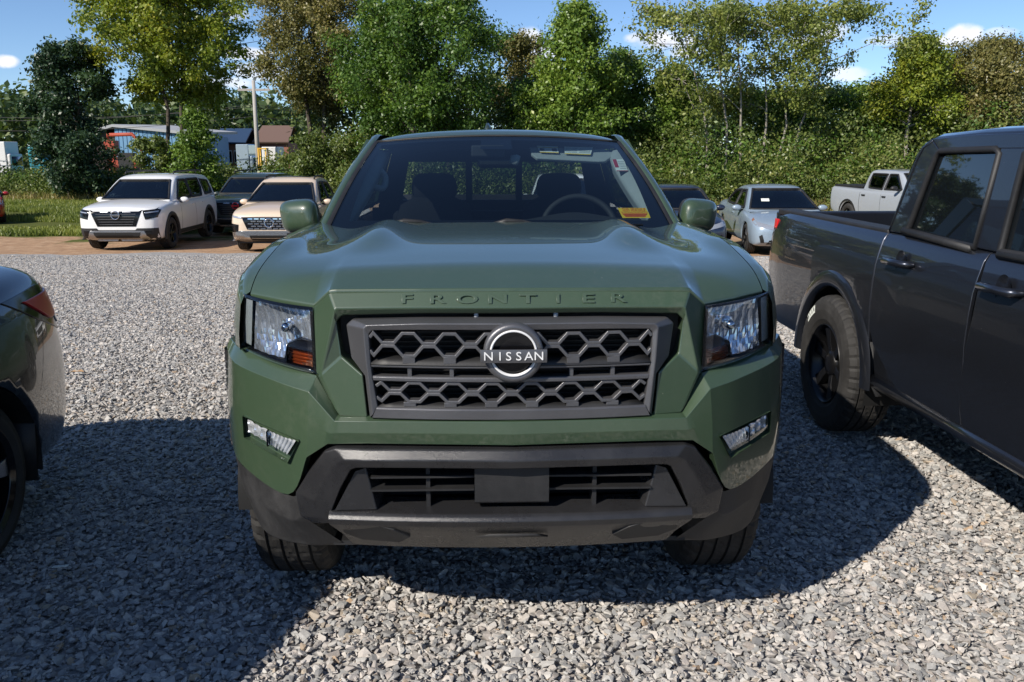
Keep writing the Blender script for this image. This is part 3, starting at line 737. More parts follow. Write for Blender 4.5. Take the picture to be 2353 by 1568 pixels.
        quad([(2.42, 1.645), (2.50, 1.605), (3.52, 1.60), (3.72, 1.645)]); quad([(2.66, 1.262), (2.74, 1.262), (2.74, 1.605), (2.66, 1.605)]); quad([(3.62, 1.262), (3.80, 1.262), (3.72, 1.645), (3.52, 1.585)])
        fr2.obj('door_frame', M_GREEN, T, smooth=False, solid=.02, soff=0)
    # rear wall of the cab with sliding window
    rw = MB(); rw.box(-.80, .80, 3.74, 3.80, .55, 1.255); rw.box(-.70, .70, 3.70, 3.75, 1.515, 1.63)
    for s in (1, -1): rw.add([(s * .64, 3.72, 1.255), (s * .80, 3.74, 1.255), (s * .69, 3.70, 1.60), (s * .57, 3.70, 1.60)], [(0, 1, 2, 3)])
    rw.obj('cab_rear_wall', M_INT, T, smooth=False)
    for u in (-.179, .164): MB().box(u - .022, u + .022, 3.70, 3.722, 1.25, 1.53).obj('rear_window_bar', M_TRIM, T, smooth=False)
    mk('rear_window', [(-.58, 3.73, 1.25), (.58, 3.73, 1.25), (.54, 3.70, 1.58), (-.54, 3.70, 1.58)], [(0, 1, 2, 3)], glassmat('rear_glass', (.40, .45, .45)), T)
    # bed
    bd = MB(); bd.box(-.80, .80, 3.84, 5.26, .72, .75); bd.box(-.86, .86, 5.26, 5.31, .58, 1.22); bd.box(-.86, .86, 3.82, 3.86, .6, 1.20); bd.box(-.82, -.78, 3.86, 5.26, .72, 1.22); bd.box(.78, .82, 3.86, 5.26, .72, 1.22)
    bd.obj('bed', M_TRIM, T, smooth=False)
    MB().box(-.7, .7, 1.0, 5.1, .36, .42).obj('chassis', M_BLACK, T, smooth=False)
    MB().box(-.78, .78, .9, 1.40, .45, 1.0).obj('engine_bay', M_BLACK, T, smooth=False)
    # ---- mirrors
    for s in (1, -1):
        mi = empty('door_mirror'); mi.parent = T
        c = Vector((s * .943, 1.76, 1.286))
        def cap(a, b_):
            th = a * 2 * math.pi; ph = b_ * math.pi / 2; ex = .55
            cx_ = math.copysign(abs(math.cos(th))**ex, math.cos(th)); cz_ = math.copysign(abs(math.sin(th))**ex, math.sin(th)); r = math.sin(ph)**.62
            x = s * cx_ * .094 * r; z = cz_ * .078 * r
            x += s * .012 * (z / .08); z += -.010 * (s * x / .1)
            return (c.x + x, c.y - .085 * math.cos(ph)**.9 + .03 + .42 * s * x, c.z + z)
        o = grid('cap', cap, 40, 14, M_GREEN, mi)
        def ring(a, b_):
            th = a * 2 * math.pi; ex = .55
            cx_ = math.copysign(abs(math.cos(th))**ex, math.cos(th)); cz_ = math.copysign(abs(math.sin(th))**ex, math.sin(th))
            r = [1.0, 1.0, .97, .2][int(round(b_ * 3))]; y = [.03, .075, .08, .07][int(round(b_ * 3))]
            x = s * cx_ * .094 * r; z = cz_ * .078 * r; x += s * .012 * (z / .08); z += -.010 * (s * x / .1)
            return (c.x + x, c.y + y + .42 * s * x, c.z + z)
        grid('rear_shell', ring, 40, 3, M_TRIM, mi)
        mk('lower_shell', [(c.x - s * .085, c.y - .02, c.z - .062), (c.x + s * .055, c.y - .02, c.z - .075), (c.x + s * .05, c.y + .075, c.z - .082), (c.x - s * .085, c.y + .075, c.z - .082),
                           (c.x - s * .09, c.y - .045, c.z - .052), (c.x - s * .02, c.y - .05, c.z - .064)], [(0, 1, 2, 3), (0, 5, 1), (0, 4, 5)], M_TRIM, mi, solid=.01)
        mk('arm', [(c.x - s * .03, c.y - .02, c.z - .058), (c.x - s * .03, c.y + .05, c.z - .058), (c.x - s * .03, c.y + .05, c.z - .085), (c.x - s * .03, c.y - .02, c.z - .085),
                   (c.x - s * .145, c.y + .0, c.z - .052), (c.x - s * .145, c.y + .06, c.z - .052), (c.x - s * .145, c.y + .06, c.z - .095), (c.x - s * .145, c.y + .0, c.z - .095)],
           [(0, 1, 2, 3), (4, 5, 6, 7), (0, 1, 5, 4), (1, 2, 6, 5), (2, 3, 7, 6), (3, 0, 4, 7)], M_TRIM, mi, bevel=.008)
    # ---- cowl and wipers
    rows_mesh('cowl', [[(u, 1.375 + .13 * (u / .8)**2 + d, 1.268 - .02 * (u / .8)**2 + z) for u in [-.78 + k * .13 for k in range(13)]] for d, z in ((-.02, -.03), (.0, -.012), (.05, -.008), (.12, .0))], M_TRIM, T, sub=1)
    for (u0, u1) in ((-.42, .18), (.02, .62)):
        w = MB(); w.tube([(u0 - .05, 1.40, 1.276), (u0, 1.40, 1.290), (u0 + .07, 1.41, 1.286), (u0 + .13, 1.42, 1.272), (u1, 1.45, 1.268)], [.012, .013, .010, .007, .005], 6)
        w.obj('wiper', M_TRIM, T)
    # ---- interior
    def dash(a, b_):
        x = 2 * a - 1; v = 1.50 + .13 * x * x + b_ * .55; hump = .045 * math.exp(-((x * .72 - .36) / .2)**2) * smooth(b_, .35, .9)
        return (x * .74, v, 1.235 + .012 * math.sin(b_ * 3) + hump - .20 * smooth(b_, .9, 1.0))
    grid('dashboard', dash, 30, 20, M_INT, T)
    MB().box(-.72, .72, 1.98, 2.06, .75, 1.16).obj('dash_front', M_INT, T, smooth=False)
    vents = MB()
    for k in range(40): u = -.36 + k * .02; vents.box(u, u + .008, 1.43, 1.46, 1.262, 1.272)
    vents.obj('defroster_vent', M_INTG, T, smooth=False)
    stw = MB(); cx, cy, cz = .42, 2.17, 1.175
    ringp = []
    for k in range(49):
        a = 2 * math.pi * k / 48; ringp.append((cx + .195 * math.cos(a), cy + .195 * math.sin(a) * .42, cz + .195 * math.sin(a) * .907))
    stw.tube(ringp, .0165, 8, False); stw.box(cx - .18, cx + .18, cy - .01, cy + .02, cz - .03, cz + .02); stw.box(cx - .06, cx + .06, cy - .03, cy + .02, cz - .07, cz + .05)
    stw.obj('steering_wheel', M_INT, T)
    for u in (-.37, .37):
        se = empty('front_seat'); se.parent = T
        def sb(a, b_, u=u):
            th = a * 2 * math.pi; cxx = math.copysign(abs(math.cos(th))**.5, math.cos(th)); syy = math.copysign(abs(math.sin(th))**.5, math.sin(th))
            z = .72 + b_ * .60; wdt = .25 * (1 - .22 * b_**3); r = 1 if b_ < .97 else .6
            return (u + cxx * wdt * r, 2.72 + .16 * b_ + syy * .075 * r, z)
        grid('backrest', sb, 28, 14, M_SEAT, se)
        def hr(a, b_, u=u):
            th = a * 2 * math.pi; ph = b_ * math.pi; cxx = math.copysign(abs(math.cos(th))**.6, math.cos(th)); r = math.sin(ph)**.4
            return (u + cxx * .135 * r, 2.88 + math.sin(th) * .055 * r, 1.375 - math.cos(ph) * .085)
        grid('headrest', hr, 24, 12, M_SEAT, se)
        MB().box(u - .24, u + .24, 2.25, 2.80, .62, .78).obj('cushion', M_SEAT, se, bevel=.04, seg=3)
    MB().box(-.68, .68, 3.42, 3.58, .7, 1.20).obj('rear_seat', M_SEAT, T, bevel=.04, seg=3)
    # headliner, pillar trims, visors, mirror
    grid('headliner', lambda a, t: (roof(a, .03 + .95 * t)[0] * .95, roof(a, .03 + .95 * t)[1] + .02, roof(a, .03 + .95 * t)[2] - .055), 16, 10, simple('headliner_cloth', (.22, .23, .23), .9), T)
    for s in (1, -1):
        rows = []
        for j in range(13):
            t = .06 + .86 * j / 12; p = Vector(ws(s * .985, t)); wd = .040 + .040 * math.sin(t * 3.0)
            rows.append([tuple(p + Vector((0, .012, -.012))), tuple(p + Vector((-s * wd * .5, .035, -.018))), tuple(p + Vector((-s * wd, .09, -.03))), tuple(p + Vector((-s * wd * .8, .25, -.06)))])
        rows_mesh('pillar_trim', rows, M_INTG, T, sub=3)
    gh = MB(); gh.tube([(-.675, 2.17, 1.54), (-.655, 2.16, 1.53), (-.60, 2.19, 1.485), (-.575, 2.20, 1.455), (-.585, 2.18, 1.405), (-.60, 2.15, 1.392), (-.64, 2.08, 1.415), (-.70, 2.0, 1.455)], [.016, .018, .018, .018, .019, .019, .018, .016], 10)
    gh.obj('grab_handle', M_INTG, T, sub=1)
    vis = empty('sun_visor'); vis.parent = T
    vv = [(.165, 2.33, 1.594), (.56, 2.345, 1.584), (.605, 2.34, 1.566), (.61, 2.32, 1.552), (.56, 2.275, 1.520), (.52, 2.27, 1.518), (.20, 2.265, 1.534), (.172, 2.29, 1.556)]
    mk('panel', vv, [tuple(range(8))], M_INTG, vis, solid=.02, soff=-1, bevel=.006)
    def vp(a, b_): p = lerp(lerp((.20, 2.265, 1.534), (.52, 2.27, 1.518), a), lerp((.165, 2.33, 1.594), (.56, 2.345, 1.584), a), b_); return p
    def lab(a0, a1, b0, b1, m, nm='warning_label', k=0):
        mk(nm, [tuple(Vector(vp(a, b_)) + Vector((0, -.024 - k, .022 + k))) for a, b_ in ((a0, b0), (a1, b0), (a1, b1), (a0, b1))], [(0, 1, 2, 3)], m, vis, smooth=False)
    lab(.09, .37, .46, .96, M_PAPER); lab(.09, .37, .40, .46, M_YELLOW, 'label_stripe'); lab(.09, .37, .80, .85, M_YELLOW, 'label_stripe', .001)
    lab(.46, .85, .42, .96, M_PAPER); lab(.46, .85, .36, .42, M_YELLOW, 'label_stripe')
    for k in range(4): lab(.48, .64, .50 + k * .1, .53 + k * .1, M_INTG, 'label_print', .001); lab(.67, .83, .50 + k * .1, .53 + k * .1, M_INTG, 'label_print', .001)
    lab(.11, .17, .52, .75, M_TRIM, 'label_print', .001); lab(.28, .35, .52, .75, M_TRIM, 'label_print', .001)
    mi = MB(); mi.box(-.11, .11, 2.20, 2.24, 1.500, 1.555); mi.obj('rear_view_mirror', M_GLOSSBLK, T, bevel=.02, seg=3)
    MB().tube([(.06, 2.185, 1.545), (.09, 2.19, 1.54), (.105, 2.19, 1.535)], [.02, .03, .026], 10).obj('mirror_back', M_INTG, T)
    MB().box(-.14, .03, 2.14, 2.24, 1.555, 1.615).obj('camera_housing', M_INT, T, bevel=.01)
    # ---- stickers on the windscreen
    def onws(x, t, d=-.004):
        p = Vector(ws(x, t)); return p + Vector((0, d, -d * 1.8))
    def sticker(name, x0, x1, t0, t1, mat, parent, d=-.004, sk=0.):
        return mk(name, [tuple(onws(x + sk * (t - t0), t, d)) for x, t in ((x0, t0), (x1, t0), (x1, t1), (x0, t1))], [(0, 1, 2, 3)], mat, parent, smooth=False)
    no = empty('notice_sticker'); no.parent = T
    mk('paper', [(.548, 1.5655, 1.290), (.679, 1.5655, 1.290), (.664, 1.637, 1.3305), (.535, 1.637, 1.3305)], [(0, 1, 2, 3)], M_YELLOW, no, smooth=False)
    q0, q1, q2, q3 = [Vector(p) for p in ((.548, 1.5655, 1.290), (.679, 1.5655, 1.290), (.664, 1.637, 1.3305), (.535, 1.637, 1.3305))]
    pa = (q0 + q1 + q2 + q3) / 4; ex = Vector((1, 0, 0)); ey = ((q2 + q3) - (q0 + q1)).normalized(); ey = (ey - ex * ey.x).normalized(); ez_ = ex.cross(ey); pa = pa + ez_ * .002
    rot = Matrix((ex, ey, ez_)).transposed().to_euler()
    def line(txt, dy, size, sx): text('lettering', txt, size, M_ORANGE, no, tuple(pa + ey * dy), rot, sx, .0002, 0)
    line('THIS VEHICLE IS', .030, .0165, .92); line('NOT FOR SALE', .0155, .0165, .92); line('SEE THE DEALER FOR RELEASE DATE', .003, .0095, .78)
    for k, tx in enumerate(('THIS STICKER MUST REMAIN IN PLACE UNTIL', 'FEDERAL SAFETY RECALL IS COMPLETED', 'PROPERTY OF THE MANUFACTURER')): pass
    for k in range(4): mk('printed_line', [tuple(pa + ex * x + ey * (-.0115 - .0075 * k + y) + ez_ * .0004) for x, y in ((-.058 + .004 * k, 0), (.058 - .004 * k, 0), (.058 - .004 * k, .0042), (-.058 + .004 * k, .0042))], [(0, 1, 2, 3)], M_ORANGE, no, smooth=False)
    ins = empty('paper_slip'); ins.parent = T
    def sl(a, b_, k=0.): p = lerp(lerp((.585, 2.04, 1.487), (.645, 2.04, 1.487), a), lerp((.575, 2.13, 1.545), (.635, 2.13, 1.545), a), b_); return (p[0], p[1] - k, p[2] + k)
    def slq(nm, a0, a1, b0, b1, m, k): mk(nm, [sl(a, b_, k) for a, b_ in ((a0, b0), (a1, b0), (a1, b1), (a0, b1))], [(0, 1, 2, 3)], m, ins, smooth=False)
    slq('sheet', 0, 1, 0, 1, M_PAPER, 0); slq('print', .02, .34, .3, .98, M_PAPRED, .001); slq('print', .02, .98, .0, .05, M_PAPRED, .001)
    for k in range(5): slq('print', .4, .92, .2 + k * .14, .24 + k * .14, M_INTG, .001)
    return T
GREEN = build_green_truck()
# ================================================================== terrain height
def gz(y):
    if y < 5: return 0.
    if y < 8: return -.047 * (y - 5)**2 / 6
    if y < 22: return -.047 * (y - 6.5)
    return -.047 * 15.5 - .02 * min(y - 22, 4)
M_DGLASS = simple('dark_window', (.006, .008, .010), .03, Coat_Weight=1., Coat_Roughness=.01)
M_LAMPCL = simple('lamp_clear', (.55, .58, .62), .12, .6)
# ================================================================== dark grey pickup on the right
def build_grey_truck():
    T = empty('pickup_truck', (2.854, .84, 0), R(1.9), 'dark grey pickup truck parked beside the green one, its rear wheel and doors showing', 'pickup truck')
    ARC = .462; AX = (.85, 4.07)
    def zlow(v):
        for a in AX:
            if abs(v - a) < ARC: return .385 + math.sqrt(max(0, ARC**2 - (v - a)**2))
        return .44
    def sec(v, s):
        zt = 1.192; zl = zlow(v); w = -.03 * smooth(v, 5.0, 5.3) - .10 * (1 - smooth(v, 0, .5))
        pts = [(.815, zt), (.842, zt - .012), (.862, zt - .045), (.880, zt - .11), (.894, 1.02), (.902, .93), (.906, .80), (.900, .70), (.896, .62), (.892, .52), (.880, .455)]
        out = []
        for (u, z) in pts:
            out.append((s * (u + w), v, max(z, zl + .0025 * (len(pts) - len(out)))))
        out.append((s * (.86 + w), v, zl - .002))
        return out
    arch_st = [AX[1] + ARC * math.sin(a) for a in [R(-89.9) + R(179.8) * k / 30 for k in range(31)]]
    for s in (-1, 1):
        # bed side as its own panel, doors as theirs, with real gaps
        bed = rows_mesh('bed_side', [sec(v, s) for v in [3.592, 3.600] + arch_st + [4.56, 4.7, 4.85, 5.0, 5.1, 5.18, 5.24, 5.28]], M_GREY, T, sub=1)
        b_ = bed.modifiers.new('s', 'SOLIDIFY'); b_.thickness = .02; b_.offset = -1
        def arcs(v0, v1, n): return [v0 + (v1 - v0) * k / n for k in range(n + 1)]
        rd = rows_mesh('rear_door', [[(p[0], p[1] + (lambda z: -.30 * smooth(.68 - z, 0, .24) * (k / 14)**2.5)(p[2]), p[2]) for p in sec(v, s)[:-1]] for k, v in enumerate(arcs(2.690, 3.578, 14))], M_GREY, T, sub=1)
        fd = rows_mesh('front_door', [[(p[0], p[1] + (.02 * math.sin((p[2] - .45) * 9)), p[2]) for p in sec(v, s)[:-1]] for k, v in enumerate(arcs(1.62, 2.678, 12))], M_GREY, T, sub=1)
        for d in (rd, fd):
            m = d.modifiers.new('s', 'SOLIDIFY'); m.thickness = .018; m.offset = -1
            m = d.modifiers.new('b', 'BEVEL'); m.width = .0045; m.segments = 3; m.limit_method = 'ANGLE'; m.angle_limit = R(60); m.harden_normals = True
        rows_mesh('door_jamb', [[(s * u, v, z) for v in (1.6, 2.2, 2.69, 3.2, 3.60, 3.75)] for u, z in ((.79, 1.18), (.865, 1.05), (.868, .6), (.85, .42))], M_GREY, T, sub=1)
        st2 = [.35, .36] + [AX[0] + ARC * math.sin(R(-89.9) + R(179.8) * k / 24) for k in range(25)] + [1.35, 1.45, 1.606]
        rows_mesh('front_fender', [sec(v, s) for v in st2], M_GREY, T, sub=1)
        MB().tube([(s * .862, 1.3, .425), (s * .862, 3.55, .425)], .035, 10).obj('sill', M_GREY, T)
        # flared arch trims
        for a in AX:
            rows = []
            for k in range(33):
                q = R(-1) + R(182) * k / 32
                def P(rr, u): return (s * u, a + rr * math.cos(q), .385 + rr * math.sin(q))
                rows.append([P(.548, .896), P(.535, .908), P(.515, .914), P(.475, .918), P(.454, .914), P(.450, .88)])
            rows_mesh('wheel_arch', rows, M_GREY, T, sub=1)
            MB().lathe([(-.30 * s, .46), (-.05 * s, .46)], (s * .93, a, .385), 0, 24, R(-15), R(195)).obj('wheel_liner', M_BLACK, T)
            MB().box(min(s * .58, s * .62), max(s * .58, s * .62), a - .48, a + .48, .35, .92).obj('inner_arch', M_BLACK, T, smooth=False)
            wheel(T, (s * .80, a, .392), r=.392, w=.265, rimr=.225, out=s, tread=44, spokes=6, twist=.3)
        for (va, dz) in ((AX[1] - .50, .0), (AX[1] + .50, .0)):
            mk('mud_flap', [(s * .885, va - (.10 if va < AX[1] else -.01), .36 + dz), (s * .885, va + (.03 if va < AX[1] else -.02), .44), (s * .885, va + .02, .62), (s * .70, va + .02, .62), (s * .70, va, .34)], [(0, 1, 2, 3, 4)], M_TRIM, T, solid=.012, soff=0)
        # handles
        for vh in (3.325, 2.49):
            h = empty('door_handle'); h.parent = T
            hb = MB(); hb.tube([(s * .885, vh + .115, 1.062), (s * .925, vh + .10, 1.063), (s * .934, vh, 1.066), (s * .928, vh - .10, 1.068), (s * .885, vh - .118, 1.068)], [.013, .018, .0165, .018, .013], 10)
            o = hb.obj('grip', M_GREY, h); 
            grid('recess', lambda a, b: (s * (.889 - .003 + .004 * ((2 * a - 1)**2 + (2 * b - 1)**2)), vh + .05 * math.cos(a * 6.283) * b, 1.062 + .062 * math.sin(a * 6.283) * b), 24, 6, M_GREY, h)
        # cab upper: pillars, roof rail, glass
        def cs(v, z):
            t = (z - 1.19) / .44; return (s * (.826 - .050 * t - .015 * t * t), v, z)
        fr = MB()
        def quad(pl): fr.add([cs(*p) for p in pl], [tuple(range(len(pl)))])
        # door glass openings
        ro = [(3.415, 1.205), (3.385, 1.235), (3.300, 1.560), (3.27, 1.585), (2.83, 1.592), (2.80, 1.575), (2.80, 1.195)]   # rear door glass outline
        fo = [(2.625, 1.195), (2.625, 1.575), (2.60, 1.592), (2.47, 1.588), (1.90, 1.26), (1.84, 1.205)]
        outer = [(3.60, 1.19), (3.585, 1.22), (3.50, 1.52), (3.46, 1.60), (3.38, 1.640), (2.6, 1.650), (2.44, 1.640), (1.70, 1.25), (1.60, 1.19)]
        for pl in ([(2.80, 1.19), (2.625, 1.19), (2.625, 1.595), (2.80, 1.595)], [(1.60, 1.19), (1.84, 1.205), (1.90, 1.26), (2.47, 1.588), (2.44, 1.64), (1.70, 1.25)],
                   [(2.44, 1.640), (2.6, 1.650), (3.0, 1.652), (3.38, 1.640), (3.27, 1.583), (2.83, 1.590), (2.60, 1.590), (2.47, 1.586)],
                   [(3.60, 1.19), (3.585, 1.22), (3.50, 1.52), (3.46, 1.60), (3.38, 1.640), (3.27, 1.583), (3.30, 1.56), (3.385, 1.235), (3.415, 1.205), (3.42, 1.19)]):
            mk('door_frame', [cs(*p) for p in pl], [tuple(range(len(pl)))], M_GREY, T, solid=.03, soff=0, bevel=.006, angle=40)
        def sealp(poly, r, nm): MB().tube([tuple(Vector(cs(*p)) + Vector((s * .012, 0, 0))) for p in poly + poly[:1]], r, 6, False).obj(nm, M_TRIM, T)
        sealp(ro, .016, 'window_seal'); sealp(fo, .016, 'window_seal')
        MB().tube([tuple(Vector(cs(*p)) + Vector((s * .016, 0, -.004))) for p in ((3.43, 1.212), (2.82, 1.188))], .019, 8).obj('belt_seal', M_TRIM, T)
        MB().tube([tuple(Vector(cs(*p)) + Vector((s * .016, 0, -.004))) for p in ((2.62, 1.188), (1.80, 1.20))], .019, 8).obj('belt_seal', M_TRIM, T)
        for pl in (ro, fo): mk('side_window', [tuple(Vector(cs(*p)) + Vector((s * .002, 0, 0))) for p in pl], [tuple(range(len(pl)))], M_DGLASS, T, smooth=False)
        # bright gap lines of the door frame rim
        MB().tube([tuple(Vector(cs(*p)) + Vector((s * .014, 0, 0))) for p in ((3.578, 1.195), (3.555, 1.25), (3.47, 1.53), (3.43, 1.602), (3.36, 1.632))], .006, 6).obj('gutter', M_GREY, T)
        rows_mesh('roof_rail', [[(s * .757, v, z - .014), (s * .748, v, z + .008), (s * .715, v, z + .024), (s * .655, v, z + .034)] for v, z in ((3.62, 1.47), (3.56, 1.56), (3.48, 1.615), (3.38, 1.640), (3.0, 1.652), (2.6, 1.652), (2.40, 1.64))], M_GREY, T, sub=3)
        MB().box(min(s * .72, s * .84), max(s * .72, s * .84), 3.60, 5.26, 1.16, 1.2).obj('bed_rail', M_TRIM, T, bevel=.012, seg=3)
        MB().box(min(s * .74, s * .77), max(s * .74, s * .77), 3.60, 5.26, .7, 1.18).obj('bed_liner_side', M_TRIM, T, smooth=False)
        mk('tail_lamp', [(s * .838, 5.215, 1.13), (s * .835, 5.285, 1.13), (s * .77, 5.31, 1.13), (s * .862, 5.23, .90), (s * .855, 5.285, .88), (s * .77, 5.31, .88)], [(0, 1, 4, 3), (1, 2, 5, 4)], M_REDL, T, solid=.015, soff=1, bevel=.004)
    rows_mesh('roof', [[(u, v, z + .036 - .015 * (u / .655)**2) for u in (-.655, -.4, -.2, 0, .2, .4, .655)] for v, z in ((3.60, 1.50), (3.54, 1.58), (3.46, 1.625), (3.36, 1.645), (3.0, 1.656), (2.6, 1.656), (2.42, 1.645))], M_GREY, T, sub=3)
    mb = MB(); mb.box(-.80, .80, 3.60, 3.64, .5, 1.20); mb.obj('cab_rear_wall', M_GREY, T, smooth=False)
    mk('rear_window', [(-.66, 3.61, 1.2), (.66, 3.61, 1.2), (.60, 3.60, 1.5), (-.60, 3.60, 1.5)], [(0, 1, 2, 3)], M_DGLASS, T)
    mk('windscreen', [(-.812, 1.66, 1.185), (.812, 1.66, 1.185), (.752, 2.44, 1.645), (-.752, 2.44, 1.645)], [(0, 1, 2, 3)], M_DGLASS, T)
    MB().box(-.82, .82, .05, 1.68, .45, 1.18).obj('hood', M_GREY, T, bevel=.06, seg=4)
    MB().box(-.76, .76, 3.62, 5.24, .66, .70).obj('bed_floor', M_TRIM, T, smooth=False)
    MB().box(-.84, .84, 5.25, 5.30, .58, 1.18).obj('tailgate', M_GREY, T, bevel=.015, seg=3)
    MB().box(-.72, .72, .6, 5.2, .38, .46).obj('chassis', M_BLACK, T, smooth=False)
    MB().box(-.87, .87, 5.26, 5.42, .46, .62).obj('rear_bumper', M_TRIM, T, bevel=.02, seg=3)
    tl = empty('tyre_label'); tl.parent = T
    def tp_(q, r, dx): return (-.80 - .1325 * 1.045 - dx, 4.07 + r * math.cos(R(q)), .392 + r * math.sin(R(q)))
    qs = [40 + 3.6 * k for k in range(7)]
    mk('paper', [tp_(q, .352, -.006) for q in qs] + [tp_(q, .305, .001) for q in qs], [(k, k + 1, k + 8, k + 7) for k in range(6)], M_PAPER, tl, smooth=False, solid=.001, soff=1)
    for k, ch in enumerate('ELIN'):
        q = 60 - k * 5.6; text('letter', ch, .030, M_TRIM, tl, tp_(q, .328, .003), (R(90), R(-(q - 90)) * 0, R(-90)), .9, .0004).rotation_euler = Matrix(((0, 0, -1), (math.sin(R(q)) , math.cos(R(q)), 0), (-math.cos(R(q)), math.sin(R(q)), 0))).to_euler()
    return T
GREY = build_grey_truck()

# ================================================================== generic road car made of lofted sections
M_FARGL = glassmat('car_window_glass', (.36, .41, .43), 1.5)
def inpoly(x, y, poly):
    r = False
    for i in range(len(poly)):
        (ax, ay), (bx, by) = poly[i], poly[(i + 1) % len(poly)]
        if (ay > y) != (by > y) and x < (bx - ax) * (y - ay) / (by - ay) + ax: r = not r
    return r
def rim(tree, poly, view, s, T):
    "black seal that follows a window's outline on the cabin"
    P = []; n = len(poly)
    for i in range(n):
        a, b = Vector(poly[i]), Vector(poly[(i + 1) % n]); k = max(1, int((b - a).length / .10))
        for j in range(k):
            q = a.lerp(b, j / k)
            if view == 'side': h = tree.ray_cast(Vector((6 * s, q.x, q.y)), Vector((-s, 0, 0)))
            elif view == 'rear': h = tree.ray_cast(Vector((q.x, 12, q.y)), Vector((0, -1, 0)))
            else: h = tree.ray_cast(Vector((q.x, -6, q.y)), Vector((0, 1, 0)))
            if h[0] is not None: P.append(h[0] + h[1] * .003)
    if len(P) > 3: MB().tube(P + P[:1], .026, 5, False).obj('window_seal', M_TRIM, T)
def hollow(cab, body, C, gx, T):
    "open the window holes and the deck under the cabin, then fit a dark interior"
    bm = bmesh.new(); bm.from_mesh(cab.data); dead = []
    for f in bm.faces:
        c = f.calc_center_median(); n = f.normal; k = False
        for _, p in C.get('front', []): k |= c.y < (gx[0] + gx[-1]) / 2 and abs(n.x) < .75 and inpoly(c.x, c.z, p)
        for _, p in C.get('side', []): k |= abs(n.x) > .45 and inpoly(c.y, c.z, p)
        for _, p in C.get('rear', []): k |= c.y > (gx[0] + gx[-1]) / 2 and abs(n.x) < .75 and inpoly(c.x, c.z, p)
        if k: dead.append(f)
    bmesh.ops.delete(bm, geom=dead, context='FACES'); bm.to_mesh(cab.data); bm.free()
    v0, v1, w = gx[0] + .22, gx[-1] - .18, C['wb'] * .88; zb = C['belt']
    bm = bmesh.new(); bm.from_mesh(body.data)
    bmesh.ops.delete(bm, geom=[f for f in bm.faces if f.normal.z > .5 and (lambda c: v0 < c.y < v1 and abs(c.x) < w and c.z > zb - .15)(f.calc_center_median())], context='FACES'); bm.to_mesh(body.data); bm.free()
    MB().box(-w, w, v0 - .1, v1 + .1, .40, zb - .16).obj('cabin_floor', M_INT, T, smooth=False)
    MB().box(-w, w, v0 - .16, v0 + .42, zb - .17, zb + .02).obj('dashboard', M_INT, T, bevel=.04, seg=3)
    zm = max(p[1] for p in C['top'])
    for vs, us in ((gx[0] + 1.35, (-.38, .38)), (gx[0] + 2.25, (-.4, .4))):
        if vs > gx[-1] - .5: continue
        for u in us:
            se = empty('seat'); se.parent = T
            MB().box(u - .23, u + .23, vs, vs + .16, zb - .2, zb + (zm - zb) * .36).obj('backrest', M_SEAT, se, bevel=.05, seg=3); MB().box(u - .12, u + .12, vs + .04, vs + .13, zb + (zm - zb) * .38, zb + (zm - zb) * .68).obj('headrest', M_SEAT, se, bevel=.04, seg=3)
    P = [(.38 + .18 * math.cos(q), gx[0] + .80, zb + .0 + .17 * math.sin(q)) for q in [2 * math.pi * k / 20 for k in range(21)]]
    MB().tube(P, .016, 5, False).obj('steering_wheel', M_INT, T)
